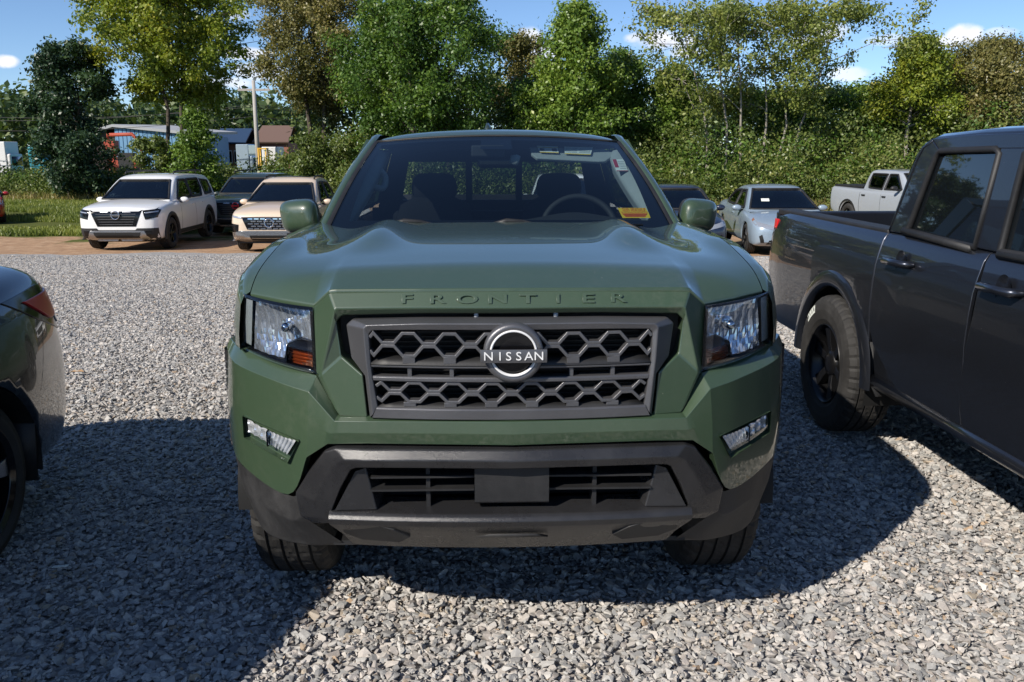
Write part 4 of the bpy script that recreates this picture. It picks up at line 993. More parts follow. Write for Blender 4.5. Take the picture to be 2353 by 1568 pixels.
def car(name, label, loc, rz, S, group=None, cat='car'):
    T = empty(name, loc, rz, label, cat, group)
    Lc = S['L']; Wd = S['W']; paintm = S['paint']; zb = S.get('zb', .24)
    top = S['top']; xs = [p[0] for p in top]; zs = [p[1] for p in top]
    wv = S.get('wv', [(0, .62), (.05, .80), (.14, .91), (.32, .975), (.7, 1.0), (Lc - .8, 1.0), (Lc - .3, .96), (Lc - .08, .86), (Lc, .74)])
    st = sorted(set([p[0] for p in wv] + [.02, .09, .2, .45] + [Lc * k / 16 for k in range(1, 16)] + [Lc - .04, Lc - .18]))
    rows = []
    for v in st:
        hw = Wd * cr(v, [p[0] for p in wv], [p[1] for p in wv]); zt = cr(v, xs, zs); b = zb + (.10 * (1 - smooth(v, 0, .25)) + .12 * smooth(v, Lc - .3, Lc)); h = zt - b
        crn = S.get('crown', .035); tum = S.get('tum', 0.)
        rows.append([(0, v, zt + crn), (hw * .4, v, zt + crn * .85), (hw * (.72 - tum), v, zt + crn * .3), (hw * (.88 - tum), v, zt - .015), (hw * (.955 - tum), v, zt - .06), (hw * (.985 - tum * .7), v, zt - .16 * min(1, h / .6)), (hw, v, b + h * .52), (hw * .985, v, b + h * .28), (hw * .965, v, b + h * .1), (hw * .90, v, b), (0, v, b)])
    n = len(rows[0]); V = [p for r in rows for p in r]; m = len(rows)
    Fc = [(j * n + i, j * n + i + 1, (j + 1) * n + i + 1, (j + 1) * n + i) for j in range(m - 1) for i in range(n - 1)]
    Fc += [tuple(range(n)), tuple((m - 1) * n + i for i in range(n))[::-1]]
    body = mk('body', V, Fc, paintm, T, mirror=True, sub=2)
    bake(body)
    ax = S['axles']; wr = S.get('wr', .36); cw = []
    for a in ax:
        c = MB().lathe([(-Wd * 1.2, 0.0001), (-Wd * 1.2, wr * 1.16), (-Wd * .66, wr * 1.16), (-Wd * .66, .0001)], (0, a, wr), 0, 40)
        cw.append(c.obj('cutter', None, T)); c = MB().lathe([(Wd * 1.2, 0.0001), (Wd * 1.2, wr * 1.16), (Wd * .66, wr * 1.16), (Wd * .66, .0001)], (0, a, wr), 0, 40); cw.append(c.obj('cutter', None, T))
    cut(body, cw)
    if not body.data.materials: body.data.materials.append(paintm)
    body.data.polygons.foreach_set('use_smooth', [True] * len(body.data.polygons))
    for a in ax:
        for s in (1, -1):
            wheel(T, (s * (Wd - S.get('tw', .22) / 2 - S.get('inset', .015)), a, wr), r=wr, w=S.get('tw', .22), rimr=wr * S.get('rf', .62), out=s, spokes=S.get('spokes', 5), rim_mat=S.get('rim', M_RIM), lip_mat=S.get('spoke', None))
            MB().lathe([(-.25 * s, wr * 1.13), (-.01 * s, wr * 1.13)], (s * (Wd - .02), a, wr), 0, 24, R(-10), R(190)).obj('wheel_liner', M_BLACK, T)
    # greenhouse
    if 'cab' in S:
        C = S['cab']; gx = [p[0] for p in C['top']]; gzv = [p[1] for p in C['top']]; zbelt = C['belt']; zmax = max(gzv); rows = []
        gs = sorted(set(gx + [gx[0] + (gx[-1] - gx[0]) * k / 22 for k in range(23)]))
        for v in gs:
            zr = cr(v, gx, gzv); h = (zr - zbelt) / (zmax - zbelt); wb = C['wb'] * (1 - .10 * smooth(v, gx[-1] - .8, gx[-1]) - .06 * (1 - smooth(v, gx[0], gx[0] + .5))); wr_ = wb + (C['wr'] - wb) * max(0, h)
            e = min(.05, max(.004, (zr - zbelt) * .3))
            rows.append([(0, v, zr + .022 * h), (wr_ * .5, v, zr + .017 * h), (wr_ * .82, v, zr + .002), (wr_ * .95, v, zr - e * .4), (wr_, v, zr - e), (wr_ + (wb - wr_) * .5, v, (zr - e + zbelt) / 2), (wb, v, zbelt), (wb * .98, v, zbelt - .12)])
        cab = rows_mesh('cabin', rows, C.get('paint', paintm), T, sub=1, mirror=True, sub_=0) if False else None
        n = len(rows[0]); V = [p for r in rows for p in r]; m = len(rows)
        Fc = [(j * n + i, j * n + i + 1, (j + 1) * n + i + 1, (j + 1) * n + i) for j in range(m - 1) for i in range(n - 1)]
        cab = mk('cabin', V, Fc, C.get('paint', paintm), T, mirror=True, sub=2); bake(cab); tc = bvh(cab); hollow(cab, body, C, gx, T)
        for (nm, poly) in C.get('front', []): (patch(nm, tc, poly, M_FARGL, T, 'front', .006, .003, .05), rim(tc, poly, 'front', 1, T))
        for (nm, poly) in C.get('side', []):
            for s in (1, -1): patch(nm, tc, poly, M_FARGL, T, 'side', .005, .003, .08, side=s); rim(tc, poly, 'side', s, T)
        for (nm, poly) in C.get('rear', []): (patch(nm, tc, poly, M_FARGL, T, 'rear', .005, .003, .08), rim(tc, poly, 'rear', 1, T))
        for (nm, poly, mt) in C.get('roofp', []): patch(nm, tc, poly, mt, T, 'top', .004, .006, .12)
    tb = bvh(body)
    for (nm, poly, mt, off) in S.get('face', []):
        patch(nm, tb, poly, mt, T, 'front', off, off + .012, .05, bevel=.004)
    for (nm, poly, mt, off) in S.get('face2', []):   # mirrored pairs
        for s in (1, -1): patch(nm, tb, [(s * u, z) for u, z in poly], mt, T, 'front', off, off + .012, .05, bevel=.004)
    for (nm, poly, mt, off) in S.get('side', []):
        for s in (1, -1): patch(nm, tb, poly, mt, T, 'side', off, off + .01, .06, side=s, bevel=.003)
    for (nm, poly, mt, off) in S.get('sidearch', []): pass
    for (nm, poly, mt, off) in S.get('tail', []):
        for s in (1, -1): patch(nm, tb, [(s * u, z) for u, z in poly], mt, T, 'rear', off, off + .012, .05)
    if 'cladding' in S:   # dark arch rings
        for a in ax:
            for s in (1, -1):
                rows = []
                for k in range(21):
                    q = R(-12) + R(204) * k / 20
                    rows.append([(s * u, a + rr * math.cos(q), wr + rr * math.sin(q)) for rr, u in ((wr * 1.40, Wd * .965), (wr * 1.37, Wd * 1.0), (wr * 1.17, Wd * 1.012), (wr * 1.13, Wd * .97))])
                rows_mesh('arch_cladding', rows, S['cladding'], T, sub=1)
    if 'mirror' in S:
        (mv, mz, mw, mm) = S['mirror']
        for s in (1, -1):
            def cap(a, b): 
                th = a * 2 * math.pi; ph = b * math.pi; r = math.sin(ph)**.6; return (s * (Wd + mw + .11 * math.cos(th) * r), mv - .07 * math.cos(ph), mz + .07 * math.sin(th) * r - .01)
            e = empty('door_mirror'); e.parent = T
            grid('cap', cap, 16, 8, mm, e); MB().tube([(s * (Wd - .09), mv + .02, mz - .07), (s * (Wd + mw - .04), mv, mz - .055)], .026, 6).obj('arm', M_TRIM, e)
    if 'rails' in S:
        (v0, v1, u, z) = S['rails']
        for s in (1, -1): MB().tube([(s * u, v0, z - .05), (s * u, v0 + .08, z), (s * u, (v0 + v1) / 2, z + .015), (s * u, v1 - .08, z), (s * u, v1, z - .05)], .02, 6).obj('roof_rail', M_TRIM, T)
    MB().box(-Wd * .66, Wd * .66, .3, Lc - .3, zb - .03, zb + .12).obj('underbody', M_BLACK, T, smooth=False)
    return T
def rect(u0, u1, z0, z1): return [(u0, z0), (u1, z0), (u1, z1), (u0, z1)]
def emblem(T, c, r, mat=None):
    e = empty('emblem'); e.parent = T
    MB().lathe([(.02, r), (0, r), (-.006, r * .93), (.0, r * .80), (.02, r * .78)], c, 1, 28).obj('ring', mat or M_CHROME, e)
    MB().box(c[0] - r * 1.1, c[0] + r * 1.1, c[1] - .012, c[1] + .01, c[2] - r * .2, c[2] + r * .2).obj('bar', mat or M_CHROME, e, bevel=.004)
SUV_TOP = [(0, .88), (.06, .97), (.2, 1.02), (.6, 1.08), (1.25, 1.135), (1.6, 1.13), (3.5, 1.13), (4.7, 1.12), (4.98, 1.02)]
def suv_spec(pm, skid=True, clad=M_TRIM, rock=True):
    return dict(L=4.98, W=.975, paint=pm, zb=.25, top=SUV_TOP, axles=(.93, 3.83), wr=.375, tw=.25, rf=.63, spokes=6, rim=M_RIM, cladding=clad, crown=.04,
        cab=dict(belt=1.10, wb=.90, wr=.70, top=[(1.12, 1.10), (1.30, 1.20), (1.85, 1.53), (2.15, 1.67), (2.5, 1.72), (3.4, 1.725), (4.3, 1.69), (4.7, 1.62), (4.86, 1.45), (4.98, 1.12)],
            front=[('windscreen', [(-.80, 1.16), (.80, 1.16), (.62, 1.60), (-.62, 1.60)])],
            side=[('side_window', [(1.62, 1.15), (2.72, 1.15), (2.72, 1.60), (2.2, 1.60)]), ('side_window', [(2.78, 1.15), (3.55, 1.15), (3.72, 1.35), (3.72, 1.60), (2.78, 1.60)]), ('side_window', [(3.86, 1.17), (4.62, 1.19), (4.5, 1.52), (3.86, 1.57)])],
            rear=[('rear_window', [(-.62, 1.2), (.62, 1.2), (.55, 1.55), (-.55, 1.55)])]),
        face=[('grille', [(-.52, .95), (.52, .95), (.60, .985), (.44, .60), (-.44, .60), (-.60, .985)], M_GLOSSBLK, .010), ('lower_bumper', [(-.90, .56), (-.46, .56), (-.42, .52), (.42, .52), (.46, .56), (.90, .56), (.90, .28), (-.90, .28)], M_TRIM, .012),
              ('skid_plate', [(-.62, .50), (.62, .50), (.72, .30), (.5, .25), (-.5, .25), (-.72, .30)], M_RIMS, .022), ('intake', [(-.54, .465), (.54, .465), (.50, .33), (-.50, .33)], M_BLACK, .034)]
             + [('slot', rect(x - .09, x + .09, .925, .955), M_RIMS, .022) for x in (-.26, 0, .26)]
             + [('grille_bar', rect(-.46 + .02 * k, .46 - .02 * k, .88 - .06 * k, .89 - .06 * k), M_TRIMG, .018) for k in range(5)],
        face2=[('headlight', [(.60, .97), (.93, 1.00), (.90, .80), (.66, .76)], M_GLOSSBLK, .014), ('lamp_strip', [(.66, .925), (.90, .955), (.90, .925), (.66, .90)], M_LAMPCL, .026), ('fog_lamp', [(.64, .5), (.78, .5), (.76, .38), (.66, .38)], M_GLOSSBLK, .024)],
        side=[('door_gap', rect(1.62, 1.63, .4, 1.12), M_BLACK, .002), ('door_gap', rect(2.74, 2.75, .4, 1.12), M_BLACK, .002), ('sill_cladding', [(1.35, .42), (3.42, .42), (3.42, .26), (1.35, .26)], M_TRIM, .012), ('door_handle', rect(2.45, 2.65, .98, 1.01), pm, .03), ('door_handle', rect(3.3, 3.5, .99, 1.02), pm, .03), ('side_lamp', [(.10, .97), (.42, 1.03), (.36, .96), (.12, .80)], M_GLOSSBLK, .006)],
        mirror=(1.72, 1.14, .05, pm), rails=(2.3, 4.5, .60, 1.80))
w1 = car('suv', 'white SUV with black grille and black roof rails, front of the cars by the grass', (-9.15, 20.25, gz(21.5)), R(2), suv_spec(M_WHITE), 'cars parked along the dirt', 'suv')
emblem(w1, (0, -.045, .86), .10)
w2 = car('suv', 'second white SUV mostly hidden behind the white one with roof rails', (-10.75, 24.6, gz(26)), R(3), suv_spec(M_WHITE), 'cars parked along the dirt', 'suv')
g1 = car('suv', 'dark green SUV standing behind the cream one', (-8.05, 25.6, gz(27)), R(2), suv_spec(M_DGREEN), 'cars parked along the dirt', 'suv')
emblem(g1, (0, -.045, .86), .10, M_REDL)
w3 = car('suv', 'white vehicle seen through the cab windows of the green pickup', (1.35, 23.2, gz(24)), R(-2), suv_spec(M_WHITE), None, 'suv')
cream = dict(L=4.95, W=.955, paint=M_CREAM, zb=.25, top=[(0, .80), (.06, .88), (.25, .95), (.7, 1.03), (1.2, 1.07), (1.6, 1.07), (3.4, 1.10), (4.7, 1.12), (4.95, 1.0)], axles=(.92, 3.92), wr=.365, tw=.24, spokes=5, rim=M_RIM, cladding=M_TRIM, crown=.045,
    cab=dict(belt=1.04, wb=.88, wr=.66, top=[(1.06, 1.04), (1.3, 1.17), (1.9, 1.48), (2.2, 1.60), (2.6, 1.64), (3.2, 1.62), (3.55, 1.54), (3.9, 1.25), (4.05, 1.06)],
        front=[('windscreen', [(-.79, 1.10), (.79, 1.10), (.59, 1.51), (-.59, 1.51)])], side=[('side_window', [(1.6, 1.10), (2.6, 1.10), (2.6, 1.52), (2.2, 1.52)]), ('side_window', [(2.66, 1.10), (3.55, 1.14), (3.3, 1.48), (2.66, 1.52)])],
        roofp=[('sunroof', [(-.45, 2.42), (.45, 2.42), (.45, 2.95), (-.45, 2.95)], M_GLOSSBLK)]),
    face=[('grille', [(-.62, .83), (.62, .83), (.50, .55), (-.50, .55)], M_GLOSSBLK, .008), ('lower_bumper', [(-.90, .52), (.90, .52), (.90, .28), (-.90, .28)], M_RIMS, .008), ('lower_grille', [(-.46, .42), (.46, .42), (.42, .30), (-.42, .30)], M_BLACK, .018), ('chin', [(-.85, .30), (.85, .30), (.8, .22), (-.8, .22)], M_TRIM, .018)]
        + [('chrome_block', rect(x + (.07 if k % 2 else 0) - .055, x + (.07 if k % 2 else 0) + .055, .775 - .055 * k, .805 - .055 * k), M_CHROME, .02) for k in range(5) for x in (-.42, -.28, -.14, 0, .14, .28, .42) if abs(x + (.07 if k % 2 else 0)) < .55 - .02 * k],
    face2=[('headlight', [(.70, .66), (.88, .68), (.88, .48), (.72, .50)], M_GLOSSBLK, .018), ('lamp_strip', [(.62, .83), (.90, .87), (.88, .82), (.62, .79)], M_LAMPCL, .014)],
    side=[('sill_cladding', [(1.3, .40), (3.5, .40), (3.5, .26), (1.3, .26)], M_TRIM, .01), ('door_gap', rect(2.62, 2.63, .4, 1.08), M_BLACK, .002)], mirror=(1.7, 1.09, .05, M_CREAM), rails=(2.2, 3.3, .60, 1.66))
c1 = car('crossover', 'cream crossover with blocky chrome grille and sunroof', (-5.45, 19.65, gz(20.8)), R(1), cream, 'cars parked along the dirt', 'crossover')
MB().lathe([(.02, .11), (-.0, .11), (-.008, .095), (.0, .085), (.02, .08)], (0, -.04, .70), 1, 24).obj('emblem', M_CHROME, c1)
sedan = dict(L=4.65, W=.905, paint=M_SILVER, zb=.20, top=[(0, .60), (.05, .66), (.2, .73), (.6, .83), (1.15, .91), (1.5, .93), (3.6, .96), (4.4, 1.0), (4.65, .92)], axles=(.90, 3.60), wr=.325, tw=.21, rf=.70, spokes=5, rim=M_RIM, spoke=M_RIMS, crown=.04,
    cab=dict(belt=.90, wb=.83, wr=.60, top=[(1.0, .90), (1.25, 1.02), (1.75, 1.28), (2.05, 1.40), (2.5, 1.44), (3.0, 1.41), (3.5, 1.27), (3.95, 1.08), (4.2, .97)],
        front=[('windscreen', [(-.75, .95), (.75, .95), (.54, 1.365), (-.54, 1.365)])], side=[('side_window', [(1.5, .955), (2.52, .965), (2.52, 1.33), (2.1, 1.33)]), ('side_window', [(2.58, .97), (3.4, .99), (3.62, 1.08), (3.2, 1.30), (2.58, 1.33)])], rear=[('rear_window', [(-.55, 1.05), (.55, 1.05), (.5, 1.32), (-.5, 1.32)])]),
    face=[('grille', [(-.40, .66), (.40, .66), (.16, .40), (-.16, .40)], M_GLOSSBLK, .008), ('lower_grille', [(-.55, .36), (.55, .36), (.60, .26), (-.60, .26)], M_BLACK, .008)],
    face2=[('headlight', [(.34, .64), (.80, .74), (.82, .66), (.44, .57)], M_LAMPCL, .010), ('chrome_strip', [(.38, .60), (.44, .58), (.20, .38), (.16, .40)], M_CHROME, .016), ('air_intake', [(.70, .48), (.76, .44), (.72, .30), (.64, .30)], M_BLACK, .010)],
    side=[('side_lamp', [(.10, .70), (.55, .80), (.45, .74), (.12, .64)], M_LAMPCL, .006), ('side_marker', [(.42, .77), (.58, .81), (.5, .76), (.42, .74)], M_AMBER, .012), ('door_gap', rect(1.38, 1.388, .3, .9), M_BLACK, .001), ('door_gap', rect(2.55, 2.558, .3, .93), M_BLACK, .001), ('door_handle', rect(2.3, 2.48, .80, .83), M_SILVER, .025)],
    mirror=(1.55, .97, .06, M_SILVER))
s1 = car('sedan', 'pale blue-grey sedan with chrome V nose behind the dark grey pickup', (6.02, 18.5, gz(19.6)), R(-3), sedan, None, 'sedan')
s2d = dict(sedan); s2d.update(paint=M_NAVY, mirror=(1.55, .97, .06, M_NAVY)); s2d['side'] = [x for x in sedan['side'] if x[0] != 'door_handle']
s2 = car('sedan', 'navy sedan mostly hidden behind the green pickup\'s mirror', (3.75, 18.6, gz(19.6)), R(-2), s2d, None, 'sedan')
mk('windscreen_paper', [(-.45, 1.40, 1.11), (-.27, 1.40, 1.11), (-.27, 1.46, 1.17), (-.45, 1.46, 1.17)], [(0, 1, 2, 3)], M_PAPER, s1, smooth=False)
redc = dict(sedan); redc.update(paint=M_RED, mirror=(1.55, .97, .06, M_RED)); redc['side'] = s2d['side']
car('sedan', 'red car at the far left edge of the lot', (-18.05, 29.5, gz(30)), R(30), redc, None, 'car')
# pale grey crew-cab pickup far right
def pale_truck():
    sp = dict(L=5.9, W=1.0, paint=M_PALE, zb=.42, top=[(0, 1.12), (.05, 1.20), (.3, 1.27), (1.4, 1.36), (1.8, 1.32), (4.0, 1.33), (5.9, 1.36)], axles=(1.0, 4.75), wr=.42, tw=.28, spokes=6, crown=.02,
        wv=[(0, .80), (.05, .92), (.2, .98), (.7, 1.0), (5.2, 1.0), (5.82, .985), (5.9, .97)],
        cab=dict(belt=1.28, wb=.93, wr=.72, top=[(1.45, 1.28), (1.7, 1.40), (2.15, 1.74), (2.4, 1.86), (2.8, 1.90), (3.6, 1.90), (3.95, 1.86), (4.08, 1.6), (4.12, 1.30)],
            front=[('windscreen', [(-.80, 1.36), (.80, 1.36), (.66, 1.81), (-.66, 1.81)])], side=[('side_window', [(1.95, 1.36), (2.85, 1.34), (2.85, 1.78), (2.45, 1.78)]), ('side_window', [(2.95, 1.34), (3.78, 1.36), (3.85, 1.5), (3.78, 1.78), (2.95, 1.78)])], rear=[('rear_window', [(-.65, 1.4), (.65, 1.4), (.6, 1.75), (-.6, 1.75)])]),
        face=[('grille', [(-.62, 1.14), (.62, 1.14), (.60, .80), (-.60, .80)], M_GLOSSBLK, .01), ('front_bumper', [(-.9, .7), (.9, .7), (.9, .45), (-.9, .45)], M_CHROME, .02)], face2=[('headlight', [(.66, 1.14), (.92, 1.18), (.92, .86), (.68, .86)], M_LAMPCL, .012)],
        side=[('door_gap', rect(2.88, 2.895, .55, 1.3), M_BLACK, .001), ('door_gap', rect(4.06, 4.08, .55, 1.33), M_BLACK, .001), ('door_gap', rect(1.75, 1.765, .55, 1.3), M_BLACK, .001), ('door_handle', rect(2.62, 2.80, 1.12, 1.16), M_TRIM, .03), ('door_handle', rect(3.75, 3.93, 1.12, 1.16), M_TRIM, .03), ('badge', rect(1.5, 1.72, 1.08, 1.16), M_TRIM, .008), ('wheel_arch', [(4.75 + .56 * math.cos(R(q)), .42 + .56 * math.sin(R(q))) for q in range(0, 181, 15)] + [(4.75 + .50 * math.cos(R(q)), .42 + .50 * math.sin(R(q))) for q in range(180, -1, -15)], M_TRIM, .012)],
        tail=[('tail_lamp', [(.84, 1.18), (.93, 1.18), (.93, .92), (.84, .92)], M_REDL, .01)], mirror=(2.0, 1.42, .12, M_TRIM))
    th = R(8)
    T = car('pickup_truck', 'pale grey crew-cab pickup parked against the bushes on the right', (12.26, 23.3, gz(25) - .05), th, sp, None, 'pickup truck')
    MB().box(-.88, .88, 4.16, 5.84, 1.34, 1.40).obj('bed_cover', M_TRIM, T, bevel=.02)
    return T
PALE = pale_truck()
# ================================================================== dark car at the left edge (rear quarter)
def left_car():
    sp = dict(L=4.65, W=.92, inset=.06, paint=M_TEAL, zb=.22, tum=.06, top=[(0, .74), (.2, .82), (.7, .92), (1.2, .98), (3.4, 1.04), (4.0, 1.075), (4.42, 1.085), (4.56, 1.06), (4.65, .99)], axles=(.92, 3.68), wr=.335, tw=.22, rf=.72, spokes=5, rim=M_GLOSSBLK, spoke=M_RIMS, crown=.03,
        wv=[(0, .62), (.05, .80), (.14, .91), (.32, .975), (.7, 1.0), (3.9, 1.0), (4.2, .965), (4.42, .91), (4.56, .84), (4.65, .70)],
        cab=dict(belt=.94, wb=.85, wr=.66, top=[(1.0, .94), (1.25, 1.05), (1.75, 1.40), (2.05, 1.55), (2.5, 1.60), (3.0, 1.58), (3.45, 1.43), (3.85, 1.20), (4.15, 1.06)],
            front=[('windscreen', [(-.75, .98), (.75, .98), (.54, 1.37), (-.54, 1.37)])], side=[('side_window', [(1.5, .985), (2.52, .99), (2.52, 1.34), (2.1, 1.34)]), ('side_window', [(2.58, .99), (3.4, 1.01), (3.55, 1.08), (3.2, 1.30), (2.58, 1.34)])], rear=[('rear_window', [(-.55, 1.07), (.55, 1.07), (.5, 1.33), (-.5, 1.33)])]),
        side=[('tail_lamp', [(4.0, .99), (4.36, 1.01), (4.585, .995), (4.61, .80), (4.48, .795), (4.22, .89)], M_GLOSSBLK, .006), ('tail_lamp_glow', [(4.16, .97), (4.575, .975), (4.595, .86), (4.38, .86)], M_REDL, .016), ('reverse_lamp', [(4.45, .863), (4.595, .863), (4.602, .825), (4.50, .822)], M_LAMPCL, .014), ('door_gap', rect(2.55, 2.558, .3, .95), M_BLACK, .001), ('bumper_gap', [(4.27, .84), (4.275, .84), (4.10, .60), (4.095, .60)], M_BLACK, .001)],
        tail=[('tail_lamp', [(.45, .93), (.70, .94), (.70, .82), (.47, .85)], M_REDL, .012), ('number_plate_recess', [(-.28, .72), (-.0, .72), (0, .6), (-.28, .6)], M_TRIM, .004)])
    T = car('sedan', 'near-black sedan cut off at the left edge, only its tail and rear wheel showing', (-2.83, -.58, 0), R(.6), sp, None, 'sedan')
    for s in (1, -1): mk('mud_flap', [(s * .86, 4.06, .22), (s * .70, 4.06, .22), (s * .70, 4.03, .48), (s * .89, 4.03, .48)], [(0, 1, 2, 3)], M_TRIM, T, solid=.01, soff=0)
    return T
LEFT = left_car()
# ================================================================== ground
def ground_mat():
    m, N, L, b = newmat('dirt_and_grass'); tc = N.new('ShaderNodeTexCoord'); O = tc.outputs['Object']
    sp = N.new('ShaderNodeSeparateXYZ'); L.new(O, sp.inputs[0])
    n1 = noise(N, L, .18, 5, .6, O); n2 = noise(N, L, 3.5, 6, .7, O); n3 = noise(N, L, 30, 4, .7, O)
    dirt = ramp(N, [(.25, (.25, .155, .095)), (.5, (.39, .25, .155)), (.75, (.50, .36, .24))]); L.new(n2, dirt.inputs[0])
    gr = ramp(N, [(.3, (.055, .075, .018)), (.55, (.10, .115, .03)), (.8, (.20, .17, .07))]); L.new(n3, gr.inputs[0])
    a = N.new('ShaderNodeMath'); a.operation = 'MULTIPLY_ADD'; L.new(n1, a.inputs[0]); a.inputs[1].default_value = 26; L.new(sp.outputs[1], a.inputs[2])
    f = mapr(N, L, a.outputs[0], 37.0, 38.2)
    L.new(mixc(N, L, f, dirt.outputs[0], gr.outputs[0]), b.inputs['Base Color']); setp(b, Roughness=.95, Specular_IOR_Level=.1)
    bump(N, L, n2, .6, .06, b); return m
def gravel_mat(island):
    m, N, L, b = newmat('gravel_stone' if island else 'gravel_bed'); tc = N.new('ShaderNodeTexCoord')
    if island:
        ge = N.new('ShaderNodeNewGeometry'); oi = N.new('ShaderNodeObjectInfo')
        ad = N.new('ShaderNodeMath'); ad.operation = 'MULTIPLY_ADD'; L.new(oi.outputs['Random'], ad.inputs[0]); ad.inputs[1].default_value = 7.31; L.new(ge.outputs['Random Per Island'], ad.inputs[2])
        fr = N.new('ShaderNodeMath'); fr.operation = 'FRACT'; L.new(ad.outputs[0], fr.inputs[0])
        r = ramp(N, [(0, (.19, .19, .195)), (.14, (.29, .29, .285)), (.3, (.41, .405, .395)), (.48, (.52, .505, .48)), (.64, (.56, .515, .475)), (.8, (.45, .42, .39)), (.90, (.33, .295, .275)), (.965, (.44, .38, .30)), (.99, (.46, .32, .20)), (1., (.72, .71, .68))])
        L.new(fr.outputs[0], r.inputs[0]); n = noise(N, L, 70, 5, .65, tc.outputs['Object'])
        c = mixc(N, L, 1., r.outputs[0], mixc(N, L, mapr(N, L, n, .3, .75), (.72, .72, .72), (1.15, 1.14, 1.12)), 'MULTIPLY')
        big = noise(N, L, .55, 4, .6, ge.outputs['Position']); fines = mapr(N, L, big, .42, .72, 0, .42)
        c = mixc(N, L, fines, c, (.47, .455, .43)); L.new(c, b.inputs['Base Color'])
        bump(N, L, n, .5, .004, b)
    else:
        O = tc.outputs['Object']; v = N.new('ShaderNodeTexVoronoi'); v.inputs['Scale'].default_value = 34; L.new(O, v.inputs['Vector'])
        r = ramp(N, [(0, (.16, .16, .16)), (.4, (.36, .35, .34)), (.75, (.48, .46, .43)), (1, (.30, .27, .24))]); L.new(v.outputs['Color'], r.inputs[0])
        L.new(r.outputs[0], b.inputs['Base Color']); bump(N, L, v.outputs['Distance'], 1., .02, b)
    setp(b, Roughness=.85, Specular_IOR_Level=.25); return m
ys = [-60, -30, -10, 0, 4, 5, 5.5, 6, 6.5, 7, 7.5, 8, 12, 16, 20, 22, 23, 24, 25, 26, 40, 80, 160, 400, 1500]
def sheet(name, x0, x1, yl, dz, mat, nx=8, edge=None):
    V = []; Fc = []
    for j, y in enumerate(yl):
        for i in range(nx + 1):
            x = x0 + (x1 - x0) * i / nx; yy = y + (edge(x) if edge and j == len(yl) - 1 else 0); V.append((x, yy, gz(yy) + dz))
    n = nx + 1
    Fc = [(j * n + i, j * n + i + 1, (j + 1) * n + i + 1, (j + 1) * n + i) for j in range(len(yl) - 1) for i in range(nx)]
    o = mk(name, V, Fc, mat, None); o['kind'] = 'structure'; return o
sheet('ground', -900, 900, ys, -.03, ground_mat())
edge = lambda x: .5 * math.sin(x * .7) + .25 * math.sin(x * 2.3 + 1) + .12 * math.sin(x * 6.1) - .06 * x * (1 if x < 0 else .2)
sheet('gravel_lot', -45, 45, [y for y in ys if -40 < y < 17] + [18.6], -.012, gravel_mat(False), 240, edge)

